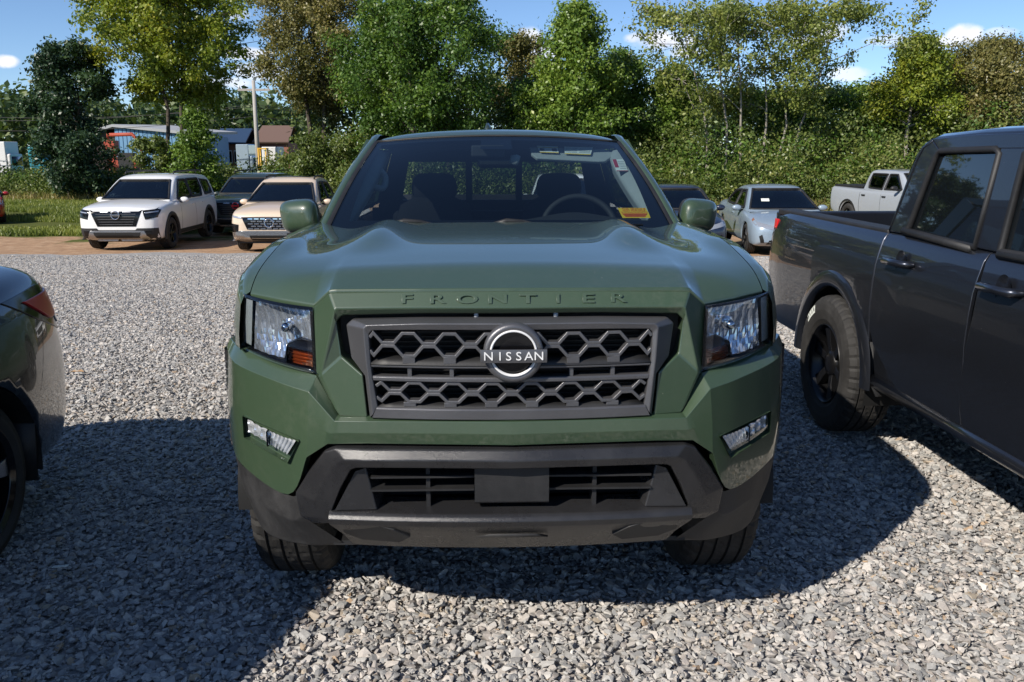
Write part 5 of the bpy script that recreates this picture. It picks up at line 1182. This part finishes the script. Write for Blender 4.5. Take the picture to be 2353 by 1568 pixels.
# ================================================================== gravel: crushed stones laid in tiles, scattered with geometry nodes
def build_gravel():
    rng = np.random.default_rng(3); TS = .5
    base = []
    for k in range(70):
        bm = bmesh.new(); sc = np.array([1, rng.uniform(.55, .95), rng.uniform(.32, .62)])
        for p in rng.normal(size=(rng.integers(9, 14), 3)):
            p = p / np.linalg.norm(p) * sc * rng.uniform(.85, 1.1); bm.verts.new(p)
        r = bmesh.ops.convex_hull(bm, input=bm.verts[:]); bmesh.ops.delete(bm, geom=[e for e in r['geom_interior'] if isinstance(e, bmesh.types.BMVert)], context='VERTS')
        bmesh.ops.triangulate(bm, faces=bm.faces[:]); bm.verts.index_update()
        base.append((np.array([v.co[:] for v in bm.verts]), np.array([[v.index for v in f.verts] for f in bm.faces]))); bm.free()
    col = bpy.data.collections.new('gravel_tiles'); sm = gravel_mat(True)
    for t in range(6):
        Vs = []; Fs = []; off = 0
        for k in range(1050):
            v, f = base[rng.integers(len(base))]; s = float(np.clip(rng.lognormal(math.log(.0122), .42), .005, .030))
            a, b_, c = rng.uniform(0, 6.283), rng.normal() * .35, rng.normal() * .35
            Rm = np.array(Matrix.Rotation(a, 3, 'Z') @ Matrix.Rotation(b_, 3, 'X') @ Matrix.Rotation(c, 3, 'Y'))
            z = rng.uniform(-.004, .012) - .003 if s > .012 else rng.uniform(-.008, .010)
            Vs.append(v * s @ Rm.T + np.array([rng.uniform(-TS / 2, TS / 2), rng.uniform(-TS / 2, TS / 2), z])); Fs.append(f + off); off += len(v)
        me = bpy.data.meshes.new('gravel_tile'); me.from_pydata(np.concatenate(Vs).tolist(), [], np.concatenate(Fs).tolist()); me.materials.append(sm)
        col.objects.link(bpy.data.objects.new('gravel_tile', me))
    pts = []; rots = []; idx = []
    y = -3.0
    while y < 18.2:
        xm = .66 * abs(y) + 3.2; x = -xm - rng.uniform(0, .4)
        while x < xm:
            if y < 18.0 + edge(x):
                pts.append((x, y, gz(y) - .004)); tilt = math.atan((gz(y + .25) - gz(y - .25)) / .5)
                q = Matrix.Rotation(tilt, 3, 'X') @ Matrix.Rotation(math.pi / 2 * int(rng.integers(4)), 3, 'Z'); rots.append(tuple(q.to_euler())); idx.append(int(rng.integers(6)))
            x += TS * .98
        y += TS * .98
    me = bpy.data.meshes.new('gravel'); me.from_pydata(pts, [], [])
    a = me.attributes.new('rot', 'FLOAT_VECTOR', 'POINT'); a.data.foreach_set('vector', np.array(rots, dtype=np.float32).ravel())
    a = me.attributes.new('pick', 'INT', 'POINT'); a.data.foreach_set('value', np.array(idx, dtype=np.int32))
    o = link(bpy.data.objects.new('gravel', me)); tag(o, 'grey crushed stone gravel covering the car lot', 'gravel', kind='stuff')
    g = bpy.data.node_groups.new('scatter_gravel', 'GeometryNodeTree'); g.interface.new_socket('Geometry', in_out='INPUT', socket_type='NodeSocketGeometry'); g.interface.new_socket('Geometry', in_out='OUTPUT', socket_type='NodeSocketGeometry')
    N = g.nodes; L = g.links; gi = N.new('NodeGroupInput'); go = N.new('NodeGroupOutput'); ip = N.new('GeometryNodeInstanceOnPoints'); ci = N.new('GeometryNodeCollectionInfo')
    ci.inputs['Collection'].default_value = col; ci.inputs['Separate Children'].default_value = True; ci.inputs['Reset Children'].default_value = True
    ra = N.new('GeometryNodeInputNamedAttribute'); ra.data_type = 'FLOAT_VECTOR'; ra.inputs['Name'].default_value = 'rot'
    pa = N.new('GeometryNodeInputNamedAttribute'); pa.data_type = 'INT'; pa.inputs['Name'].default_value = 'pick'
    L.new(gi.outputs[0], ip.inputs['Points']); L.new(ci.outputs[0], ip.inputs['Instance']); ip.inputs['Pick Instance'].default_value = True; L.new(pa.outputs['Attribute'], ip.inputs['Instance Index']); L.new(ra.outputs['Attribute'], ip.inputs['Rotation']); L.new(ip.outputs[0], go.inputs[0])
    o.modifiers.new('scatter', 'NODES').node_group = g
build_gravel()

# ================================================================== foliage
def leafmat(name, stops, trans=.30, hue=.35):
    m, N, L, b = newmat(name); out = N['Material Output']; ge = N.new('ShaderNodeNewGeometry'); tc = N.new('ShaderNodeTexCoord')
    n = noise(N, L, .4, 3, .6, tc.outputs['Object'])
    ad = N.new('ShaderNodeMath'); ad.operation = 'MULTIPLY_ADD'; L.new(ge.outputs['Random Per Island'], ad.inputs[0]); ad.inputs[1].default_value = .45; L.new(mapr(N, L, n, .3, .7, 0, .55), ad.inputs[2])
    r = ramp(N, stops); L.new(ad.outputs[0], r.inputs[0]); L.new(r.outputs[0], b.inputs['Base Color']); setp(b, Roughness=.42, Specular_IOR_Level=.45)
    t = N.new('ShaderNodeBsdfTranslucent'); L.new(mixc(N, L, 1., r.outputs[0], (1.25, 1.35, .7), 'MULTIPLY'), t.inputs[0])
    x = N.new('ShaderNodeMixShader'); x.inputs[0].default_value = trans; L.new(b.outputs[0], x.inputs[1]); L.new(t.outputs[0], x.inputs[2]); L.new(x.outputs[0], out.inputs[0]); return m
LF = dict(
    yellow=leafmat('leaf_yellow_green', [(0, (0.079, 0.122, 0.017)), (.4, (0.172, 0.230, 0.025)), (.75, (0.302, 0.316, 0.036)), (1, (0.431, 0.345, 0.043))]),
    olive=leafmat('leaf_olive', [(0, (0.079, 0.086, 0.025)), (.45, (0.172, 0.166, 0.051)), (.8, (0.273, 0.230, 0.079)), (1, (0.345, 0.245, 0.101))]),
    dark=leafmat('leaf_dark', [(0, (0.017, 0.040, 0.021)), (.5, (0.036, 0.071, 0.031)), (.85, (0.071, 0.122, 0.043)), (1, (0.129, 0.172, 0.057))], .2),
    green=leafmat('leaf_green', [(0, (0.036, 0.079, 0.015)), (.5, (0.079, 0.151, 0.023)), (.85, (0.159, 0.237, 0.036)), (1, (0.273, 0.302, 0.057))]),
    light=leafmat('leaf_light_green', [(0, (0.064, 0.122, 0.021)), (.5, (0.144, 0.230, 0.034)), (.85, (0.245, 0.316, 0.051)), (1, (0.402, 0.345, 0.043))]),
    airy=leafmat('leaf_airy', [(0, (0.086, 0.122, 0.031)), (.5, (0.187, 0.230, 0.051)), (.85, (0.302, 0.316, 0.079)), (1, (0.402, 0.316, 0.086))]),
    brush=leafmat('leaf_brush', [(0, (0.051, 0.079, 0.021)), (.45, (0.122, 0.166, 0.038)), (.8, (0.216, 0.237, 0.064)), (1, (0.345, 0.287, 0.115))]),
    far=leafmat('leaf_far', [(0, (0.036, 0.061, 0.023)), (.5, (0.071, 0.115, 0.038)), (1, (0.159, 0.187, 0.057))], .2),
    dry=leafmat('leaf_dry_weed', [(0, (0.144, 0.129, 0.043)), (.5, (0.287, 0.245, 0.086)), (1, (0.517, 0.402, 0.187))]))
M_BARK = simple('bark_brown', (.085, .068, .052), .95); M_BARKP = simple('bark_pale', (.30, .27, .23), .9)
def leaf_cloud(C, n, sig, size, rng, up=.35, aspect=.55):
    C = np.asarray(C, float); k = rng.integers(len(C), size=n); P = C[k] + rng.normal(size=(n, 3)) * sig * np.array([1, 1, .8])
    dd = P - C[k]; dd /= np.linalg.norm(dd, axis=1)[:, None] + 1e-6
    nrm = rng.normal(size=(n, 3)) * .62 + dd * .95; nrm[:, 2] += up; nrm /= np.linalg.norm(nrm, axis=1)[:, None]
    t = np.cross(nrm, rng.normal(size=(n, 3))); t /= np.linalg.norm(t, axis=1)[:, None]; b = np.cross(nrm, t); s = size * rng.uniform(.6, 1.35, size=(n, 1))
    V = np.stack([P - t * s * .5, P + b * s * aspect * .5 - t * s * .05, P + t * s * .5, P - b * s * aspect * .5 - t * s * .05], 1).reshape(-1, 3)
    return V
def leaf_obj(name, V, mat, parent):
    n = len(V) // 4; me = bpy.data.meshes.new(name); me.vertices.add(4 * n); me.vertices.foreach_set('co', V.astype(np.float32).ravel())
    me.loops.add(4 * n); me.loops.foreach_set('vertex_index', np.arange(4 * n, dtype=np.int32)); me.polygons.add(n); me.polygons.foreach_set('loop_start', np.arange(0, 4 * n, 4, dtype=np.int32)); me.update(calc_edges=True); me.materials.append(mat)
    return link(bpy.data.objects.new(name, me), parent)
def px2w(px, py, D):
    a = (px - 1176.5) / 2000; b = (py - 784) / 2000; th = math.atan(434 / 2000); d = Vector((a, math.cos(th) - b * math.sin(th), -math.sin(th) - b * math.cos(th))); return d * (D / d.y) + Vector((0, 0, CAM_H))
def tree(label, px, D, top, wpx, base_y, leaf, n, seed, size=.17, shape='oval', trunks=(0.,), bark=None, sig=.34, limbs=16, lean=0., group=None, name='tree', dens=1., tr=.13, low=0., cat='tree', pos=None):
    rng = np.random.default_rng(seed); p = px2w(px, top, D) if pos is None else Vector(pos); g = gz(D) if pos is None else 0.; Ht = p.z - g; cr_ = wpx / 2000 * D / 2
    cb = (px2w(px, base_y, D).z - g) if base_y is not None else Ht * .3
    T = empty(name, (p.x, p.y if pos is not None else D, g), 0, label, cat, group)
    tb = MB(); C = []
    prof = dict(oval=lambda h: math.sin(math.pi * (h * .86 + .09))**.75, conic=lambda h: (1 - h)**.75 * .95 + .08, round=lambda h: math.sqrt(max(0, 1 - (2 * h - 1)**2)) * .95 + .08, vase=lambda h: .35 + .65 * math.sin(min(1, h * 1.15) * math.pi * .62), top=lambda h: .25 + .8 * math.sin(math.pi * min(1, h * .9 + .05)))[shape]
    for ti, tx in enumerate(trunks):
        hx = tx; wob = rng.normal(size=(6, 2)) * .14
        def tp(h): 
            q = h / Ht; return Vector((hx * (1 + 1.3 * q) + lean * q * Ht + interp(q, [0, .2, .4, .6, .8, 1], wob[:, 0] * [0, .5, 1, 1, 1.2, 1.2]), interp(q, [0, .2, .4, .6, .8, 1], wob[:, 1] * [0, .5, 1, 1, 1.2, 1.2]), h))
        hh = [Ht * k / 9 * .96 for k in range(10)]; r0 = tr / math.sqrt(len(trunks)) * 1.1
        tb.tube([tp(h) for h in hh], [r0 * (1.25 if k == 0 else 1) * (1 - .85 * k / 9) for k in range(10)], 7)
        for k in range(max(4, limbs // len(trunks))):
            f = (k + rng.uniform(.1, .9)) / max(4, limbs // len(trunks)); h0 = cb * .8 + (Ht - cb * .8) * f * .92; o = tp(h0); az = k * 2.4 + rng.uniform(-.5, .5) + ti
            Ln = cr_ * prof(f) * rng.uniform(.72, 1.12); el = rng.uniform(.25, .75) if shape != 'conic' else rng.uniform(.05, .4)
            d = Vector((math.cos(az), math.sin(az), el)).normalized(); mid = o + d * Ln * .5 + Vector((0, 0, .05 * Ln)); end = o + d * Ln + Vector((0, 0, -.05 * Ln))
            tb.tube([o, mid, end], [r0 * .34 * (1 - f * .5), r0 * .2 * (1 - f * .5), .012], 5)
            for q in (.35, .5, .62, .74, .85, .95, 1.03): C.append(o + (end - o) * q + Vector(rng.normal(size=3) * .12 * cr_))
            for sb in range(5):
                s0 = o + (end - o) * rng.uniform(.3, .85); d2 = (d + Vector(rng.normal(size=3) * .7)).normalized(); e2 = s0 + d2 * Ln * rng.uniform(.3, .55)
                tb.tube([s0, e2], [r0 * .13, .008], 4); C += [e2, s0.lerp(e2, .65), e2 + Vector(rng.normal(size=3) * .12 * cr_)]
        C += [tp(Ht * .97), tp(Ht * .92), tp(Ht * .86)]
    tb.obj('trunk', bark or M_BARK, T)
    C = [(c.x, c.y, min(c.z, Ht * (.985 - .05 * rng.random()))) for c in C]
    V = leaf_cloud(C, int(n * 1.9 * dens), sig * .66, size * .92, rng); leaf_obj('crown', V, LF[leaf], T)
    return T
BG = 'trees along the edge of the lot'
tree('dark dense tree left of the yellow-green one', 122, 46, 96, 165, 345, 'dark', 13000, 1, .21, 'oval', (0., .5), sig=.30, limbs=22, lean=-.02)
tree('tall yellow-green tree with two forked trunks before the blue shed', 370, 47, -40, 370, 190, 'yellow', 24000, 2, .21, 'top', (-.28, .38), tr=.19, sig=.36, limbs=30)
tree('tall olive-brown tree beside the white utility pole', 715, 44, -55, 250, 215, 'olive', 28000, 3, .15, 'top', (-.25, .25), tr=.20, sig=.34, limbs=30)
tree('dense dark green tree behind the left half of the cab', 985, 38, -14, 310, 300, 'green', 24000, 4, .16, 'oval', (-.4, .45), tr=.18, sig=.36, limbs=32)
tree('green tree with its side against the olive-brown one', 872, 40, 12, 180, 290, 'green', 13000, 14, .16, 'oval', tr=.16, sig=.36, limbs=20)
tree('feathery olive tree showing through the gap right of the dense tree', 1195, 43, 82, 130, 250, 'olive', 8000, 5, .15, 'vase', sig=.32, limbs=16)
tree('pointed light green tree with yellowing top above the roof', 1322, 37, -8, 230, 290, 'light', 15000, 6, .17, 'conic', tr=.12, sig=.32, limbs=30)
tree('dark green tree right of the pointed one', 1430, 40, 112, 140, 300, 'green', 10000, 7, .16, 'oval', sig=.34)
tree('thin light green tree left of the pale many-stemmed one', 1545, 40, 150, 150, 330, 'light', 9000, 8, .16, 'oval', sig=.34, bark=M_BARKP)
tree('open airy tree with many pale slender stems', 1742, 37, 14, 390, 210, 'airy', 16000, 9, .16, 'top', (-1.3, -.8, -.3, .3, .8, 1.4), tr=.17, sig=.28, limbs=42, bark=M_BARKP)
tree('dark filling tree behind the many-stemmed one', 1850, 43, 215, 280, 300, 'green', 13000, 10, .17, 'oval', (-.6, .6), sig=.42, limbs=24)
tree('yellowish tree with bare pale trunk behind the grey pickup', 2105, 38, 76, 210, 250, 'yellow', 14000, 11, .15, 'conic', tr=.11, sig=.32, limbs=26, bark=M_BARKP)
tree('olive-gold tree at the right edge', 2290, 38, 88, 220, 270, 'olive', 18000, 12, .13, 'oval', tr=.12, sig=.34, limbs=26)
tree('green tree filling in behind the yellowish tree', 2020, 43, 205, 220, 300, 'light', 11000, 13, .17, 'oval', sig=.42, limbs=20)
tree('green tree half hidden behind the right edge tree', 2200, 43, 165, 180, 300, 'green', 9000, 15, .17, 'oval', sig=.42, limbs=18)
tree('green tree low behind the pointed tree', 1290, 40, 190, 260, 320, 'green', 9000, 16, .17, 'oval', sig=.42, limbs=18)
tree('small bright green sapling standing alone behind the white SUV', 447, 43, 242, 110, 440, 'light', 7000, 17, .16, 'conic', tr=.05, sig=.22, limbs=24, name='sapling')
tree('dark round bush by the grass', 165, 44, 312, 140, 440, 'dark', 9000, 18, .18, 'round', (-.4, .4), tr=.06, sig=.26, limbs=20, name='bush', cat='bush')
tree('pale green bush left of the bright sapling', 362, 44, 318, 90, 440, 'brush', 5000, 19, .17, 'round', (-.2, .2), tr=.05, sig=.22, limbs=16, name='bush', cat='bush')
tree('leafy bush under the olive-brown tree', 745, 40, 312, 110, 440, 'brush', 6500, 20, .15, 'round', (-.3, .3), tr=.05, sig=.24, limbs=18, name='bush', cat='bush')
# trees that only show as reflections in paint and glass: behind and left of the camera
for k, (x, y, h, lf) in enumerate(((-34, 6, 7.5, 'green'), (-38, -4, 8.5, 'dark'), (-30, 14, 7, 'olive'), (-40, -16, 9, 'green'), (-33, -26, 8, 'dark'), (-16, -46, 8, 'green'), (4, -50, 9, 'green'), (22, -46, 8, 'dark'), (-34, 48, 8.5, 'green'), (-39, 45, 9, 'dark'), (-43, 40, 8, 'olive'))):
    tree('tree out of frame across the lot, mirrored in the paintwork', 0, 35, 0, 340, None, lf, 3500, 40 + k, .42, 'oval', sig=.6, limbs=18, pos=(x, y, h), group='trees across the lot')
def build_undergrowth():
    rng = np.random.default_rng(77)
    tx = [-200, 0, 100, 260, 330, 420, 500, 600, 700, 850, 1000, 1200, 1450, 1600, 1700, 1800, 1950, 2100, 2353, 2600]; ty = [392, 396, 402, 398, 390, 388, 388, 384, 345, 318, 318, 318, 318, 325, 312, 306, 300, 290, 285, 285]
    def cloud(n, D0, D1, rows, sig, size, mat, scale, jit, lo=0.):
        C = []
        for k in range(n):
            px = rng.uniform(-160, 2520); D = rng.uniform(D0, D1) + np.interp(px, [0, 520, 760, 1300, 2400], [16.5, 15, 9, 5, 4]); w = px2w(px, np.interp(px, tx, ty), D); h = (w.z - gz(D)) * scale * (1 + jit * (.35 if px < 650 else 1) * (.6 * math.sin(px * .021 + D) + .5 * math.sin(px * .057 + 2 * D))) 
            f = rng.uniform(lo, 1)**.75; C.append((w.x, D, gz(D) + max(.1, h * f)))
        return leaf_cloud(C, rows, sig, size, rng)
    V = np.concatenate([cloud(1500, 31, 35, 100000, .30, .15, 0, 1.0, .30), cloud(900, 28.2, 31, 62000, .28, .13, 0, .60, .40)])
    o = leaf_obj('undergrowth', V, LF['brush'], None); tag(o, 'tangled green brush and vines under the trees', 'undergrowth', kind='stuff')
    V = cloud(520, 29.5, 33.5, 46000, .34, .14, 0, .85, .5); o = leaf_obj('ground_vines', V, LF['green'], None); tag(o, 'darker vines growing among the brush', 'vines', kind='stuff')
    # dry weeds and grass at its foot
    n = 17000; px = rng.uniform(-100, 2450, n); D = rng.uniform(27.4, 30, n) + np.interp(px, [0, 520, 760, 1300, 2400], [16.5, 15, 9, 5, 4]); x = (px - 1176.5) / 2000 * D * 1.02; z0 = np.array([gz(d) for d in D]); h = rng.uniform(.15, .75, n) * np.where(px < 900, .7, 1.0); a = rng.uniform(0, 6.28, n); w = .022
    P = np.stack([x, D, z0 - .02], 1); dx = np.stack([np.cos(a), np.sin(a), np.zeros(n)], 1) * w; tip = P + np.stack([rng.normal(size=n) * .16, rng.normal(size=n) * .16, h], 1)
    V = np.stack([P - dx, P + dx, tip + dx * .25, tip - dx * .25], 1).reshape(-1, 3); o = leaf_obj('weeds', V, LF['dry'], None); tag(o, 'dry yellow weeds at the foot of the brush', 'weeds', kind='stuff')
    n = 60000; D = rng.uniform(25.5, 46, n); x = -rng.uniform(.40, .64, n) * D; m = (np.sin(x * .6 + D * .5) + np.sin(x * .23 - D) > -.5); x = x[m]; D = D[m]; n = len(x); z0 = np.array([gz(d) for d in D]); a = rng.uniform(0, 6.28, n)
    P = np.stack([x, D, z0 - .03], 1); dx = np.stack([np.cos(a), np.sin(a), np.zeros(n)], 1) * .02; tip = P + np.stack([rng.normal(size=n) * .05, rng.normal(size=n) * .05, rng.uniform(.06, .2, n)], 1)
    V = np.stack([P - dx, P + dx, tip + dx * .3, tip - dx * .3], 1).reshape(-1, 3); o = leaf_obj('grass', V, LF['airy'], None); tag(o, 'short green grass beside the dirt track', 'grass', kind='stuff')
    # far woods
    C = []
    for k in range(900):
        px = rng.uniform(-150, 720); D = rng.uniform(118, 150); top = np.interp(px, [-150, 0, 180, 300, 420, 520, 560, 640, 720], [240, 215, 220, 250, 225, 205, 225, 250, 240]); w = px2w(px, top + 14 * math.sin(px * .05) + 8 * math.sin(px * .13), D); C.append((w.x, D, -1 + (w.z + 1) * rng.uniform(0, 1)**.6))
    D2 = []
    for k in range(2600):
        px = rng.uniform(690, 2560); D = rng.uniform(44, 54); top = np.interp(px, [690, 720, 900, 1150, 1220, 1300, 1450, 1600, 1800, 1950, 2050, 2200, 2560], [250, 190, 150, 180, 230, 190, 225, 240, 225, 262, 235, 215, 200]); w = px2w(px, top + 20 * math.sin(px * .043) + 10 * math.sin(px * .11), D); D2.append((w.x, D, -.9 + (w.z + .9) * rng.uniform(0, 1)**.7))
    o = leaf_obj('wood_behind', leaf_cloud(D2, 62000, .34, .30, rng), LF['far'], None); tag(o, 'dim wood filling the gaps behind the lot-edge trees', 'woods', kind='stuff')
    o = leaf_obj('distant_woods', leaf_cloud(C, 16000, 1.1, 1.1, rng), LF['far'], None); tag(o, 'dark distant woods behind the sheds', 'woods', kind='stuff')
build_undergrowth()

# ================================================================== far buildings and yard
M_BLUEW = simple('blue_metal', (.16, .33, .52), .5); M_BROWNW = simple('brown_metal', (.05, .035, .03), .7); M_ROOFG = simple('pale_roof', (.42, .43, .44), .6); M_NAVYR = simple('navy_roof', (.03, .06, .12), .5)
M_BRICK = simple('brick', (.30, .13, .09), .9); M_SHING = simple('brown_shingle', (.16, .10, .08), .9); M_ORANGEM = simple('machine_orange', (.42, .07, .035), .6); M_YELM = simple('machine_yellow', (.70, .40, .03), .5); M_POLE = simple('pole_pale', (.42, .40, .37), .85); M_WMETAL = simple('white_metal', (.75, .75, .74), .5)
def span(px0, px1, D): return px2w(px0, 300, D).x, px2w(px1, 300, D).x
def blue_shed():
    D = 75; x0, x1 = span(262, 412, D); xl, _ = span(200, 262, D); _, xr = span(412, 436, D); zt = px2w(300, 292, D).z; g = -.8
    T = empty('metal_shed', ((x0 + x1) / 2, D, g), 0, 'long shed with ribbed pale blue end wall and grey roof', 'shed'); cx = (x0 + x1) / 2
    def part(nm, a, b, y0, y1, z0, z1, m): return MB().box(a - cx, b - cx, y0, y1, z0 - g, z1 - g).obj(nm, m, T, smooth=False)
    for k in range(16):
        a = x0 + (x1 - x0) * k / 16; b = x0 + (x1 - x0) * (k + 1) / 16; part('wall_panel', a + .03, b - .03, 0, .12, g, zt - .02 * k, M_BLUEW)
    part('wall_backing', x0, x1, .1, .3, g, zt - .3, M_BLUEW); part('side_wall', xl, x0 - .02, .3, 10, g, zt - .5, M_BROWNW); part('side_wall', x1 + .02, xr, .6, 10, g, zt - .7, M_BLUEW)
    part('door', x1 + .1, x1 + .6, .5, .6, g + 1.6, g + 2.6, M_WMETAL)
    mk('roof', [(xl - cx - .4, -.3, zt - .62 - g), (x0 - cx, -.3, zt - g + .1), (xr - cx + .3, -.3, zt - .55 - g), (xr - cx + .3, 12, zt - .55 - g + .3), (x0 - cx, 12, zt - g + .4), (xl - cx - .4, 12, zt - .62 - g + .3)], [(0, 1, 4, 5), (1, 2, 3, 4)], M_ROOFG, T, smooth=False, solid=.22, soff=0)
blue_shed()
def house(label, D, xa, xb, y_ridge, y_eave, wallm, roofm, nm):
    x0, x1 = span(xa, xb, D); zr = px2w(xa, y_ridge, D).z; ze = px2w(xa, y_eave, D).z; g = -.8; cx = (x0 + x1) / 2; T = empty(nm, (cx, D, g), 0, label, 'house'); w = (x1 - x0) / 2
    MB().box(-w * .96, w * .96, .4, 7, 0, ze - g).obj('wall', wallm, T, smooth=False)
    mk('roof', [(-w * 1.02, 0, ze - g), (w * 1.05, 0, ze - g), (w * .9, 3.5, zr - g), (-w * .92, 3.5, zr - g), (-w * 1.02, 7.3, ze - g), (w * 1.05, 7.3, ze - g)], [(0, 1, 2, 3), (3, 2, 5, 4)], roofm, T, smooth=False, solid=.15, soff=0)
    for u in (-.5, 0, .5):
        f = MB().box(u * w - .35, u * w + .35, .36, .42, (ze - g) * .4, (ze - g) * .8).obj('window', M_WMETAL, T, smooth=False); MB().box(u * w - .29, u * w + .29, .33, .37, (ze - g) * .44, (ze - g) * .76).obj('pane', M_DGLASS, f, smooth=False)
house('low brick building with dark blue metal roof', 88, 478, 560, 295, 330, M_BRICK, M_NAVYR, 'brick_building')
house('brick house with brown shingle roof beside the utility pole', 90, 578, 660, 288, 328, M_BRICK, M_SHING, 'brick_house')
def pole(label, px, D, top, r, wires):
    p = px2w(px, top, D); T = empty('utility_pole', (p.x, D, -.8), 0, label, 'utility pole'); MB().tube([(0, 0, 0), (0, 0, p.z + .8)], [r, r * .7], 10).obj('post', M_POLE, T); MB().box(-1.1, 1.1, -.06, .06, p.z + .1, p.z + .25).obj('crossarm', M_POLE, T, smooth=False)
    for x in (-1, 0, 1): MB().tube([(x, 0, p.z + .25), (x, 0, p.z + .45)], .05, 6).obj('insulator', M_WMETAL, T)
pole('pale utility pole behind the bushes beside the brick house', 582, 62, 185, .17, 0)
for k, (ya, yb) in enumerate(((262, 241), (284, 268), (250, 246))):
    a = px2w(-200, ya + 12, 62); b = px2w(582, yb, 62); P = [a.lerp(b, t / 12) - Vector((0, 0, .5 * math.sin(math.pi * t / 12))) for t in range(13)]
    c = px2w(1100, yb + 18, 66); P += [b.lerp(c, t / 8) - Vector((0, 0, .4 * math.sin(math.pi * t / 8))) for t in range(1, 9)]
    o = MB().tube(P, .022, 4).obj('power_line', M_TRIM, None); tag(o, ['highest power line strung from the utility pole', 'lowest power line strung from the utility pole', 'middle power line strung from the utility pole'][k], 'power line', 'power lines')
def lift():
    D = 58; p = px2w(288, 356, D); T = empty('boom_lift', (p.x, D, -.8), 0, 'orange-red boom lift parked before the blue shed', 'boom lift'); h = p.z + .8
    MB().box(-.9, .9, -.6, .6, .35, 1.3 + h * .35).obj('chassis', M_ORANGEM, T, bevel=.05); MB().box(-.25, .75, -.62, .0, 1.1, 1.9 + h * .2).obj('counterweight', M_TRIM, T, bevel=.03)
    MB().tube([(-1.0, 0, h + .9), (-1.05, 0, h + 1.25), (.55, 0, h + 1.3), (1.1, 0, h + .7), (1.05, 0, h - .1)], [.10, .13, .13, .10, .08], 6).obj('boom', M_ORANGEM, T); MB().box(-1.2, -.5, -.35, .35, h - .1, h + .9).obj('basket', M_ORANGEM, T, bevel=.02)
    for x in (-.7, .7):
        for y in (-.55, .55): MB().lathe([(-.12, .2), (-.12, .42), (.12, .42), (.12, .2)], (x, y, .42), 1, 20).obj('wheel', M_RUB, T)
lift()
def van(label, px, D, y_top, wpx, m, nm):
    p = px2w(px, y_top, D); w = wpx / 2000 * D / 2; h = p.z + .8; T = empty(nm, (p.x, D, -.8), 0, label, 'truck')
    MB().box(-w, w * .55, -.9, .9, .6, h).obj('box_body', m, T, bevel=.06); MB().box(w * .58, w, -.85, .85, .5, h * .72).obj('cab', m, T, bevel=.12, seg=3); MB().box(w * .75, w + .01, -.7, .7, h * .45, h * .66).obj('cab_window', M_DGLASS, T)
    for x in (-w * .6, w * .7):
        for y in (-.8, .8): MB().lathe([(-.12, .2), (-.12, .4), (.12, .4), (.12, .2)], (x, y, .4), 1, 18).obj('wheel', M_RUB, T)
van('white box truck behind the bushes right of the utility pole', 632, 64, 338, 46, M_WMETAL, 'box_truck'); van('pale blue van behind the bushes left of the utility pole', 568, 66, 332, 36, M_SILVER, 'delivery_van'); van('white truck in the yard at the far left', 14, 66, 326, 40, M_WMETAL, 'box_truck'); van('teal box truck in the yard behind the dark tree', 95, 66, 338, 34, simple('teal_panel', (.02, .25, .32), .5), 'box_truck')
p = px2w(604, 340, 60); T_ = empty('yellow_rack', (p.x, 60, -.8), 0, 'yellow metal rack behind the bushes by the utility pole', 'rack')
for x in (-.25, .25):
    for y in (-.25, .25): MB().tube([(x, y, 0), (x, y, p.z + .8)], .06, 6).obj('post', M_YELM, T_)
for z in (.9, p.z + .7): MB().box(-.3, .3, -.3, .3, z, z + .08).obj('shelf', M_YELM, T_, smooth=False)
# ================================================================== small things on the gravel
def leaf():
    p = px2w(175, 863, 4.0); d = p - Vector((0, 0, CAM_H)); d = d * (-CAM_H / d.z); x, y = d.x, d.y
    V = [(-.055, 0, .012), (-.02, .022, .022), (.0, .012, .018), (.03, .030, .026), (.06, .004, .014), (.025, -.012, .022), (.0, -.004, .016), (-.02, -.020, .024)]
    o = mk('fallen_leaf', V, [(0, 1, 2), (0, 2, 6), (0, 6, 7), (2, 3, 4), (2, 4, 6), (6, 4, 5)], simple('dry_leaf', (.42, .26, .13), .8), None, smooth=False); o.location = (x, y, .012); tag(o, 'dry tan leaf lying on the sunlit gravel', 'leaf')
    d = px2w(140, 1318, 3.0) - Vector((0, 0, CAM_H)); d = d * (-CAM_H / d.z)
    o = mk('paper_scrap', [(-.03, -.005, .015), (.03, .0, .018), (.028, .012, .02), (-.03, .008, .016)], [(0, 1, 2, 3)], M_PAPER, None, smooth=False, solid=.002); o.location = (d.x, d.y, .012); tag(o, 'small white scrap on the shaded gravel', 'litter')
leaf()
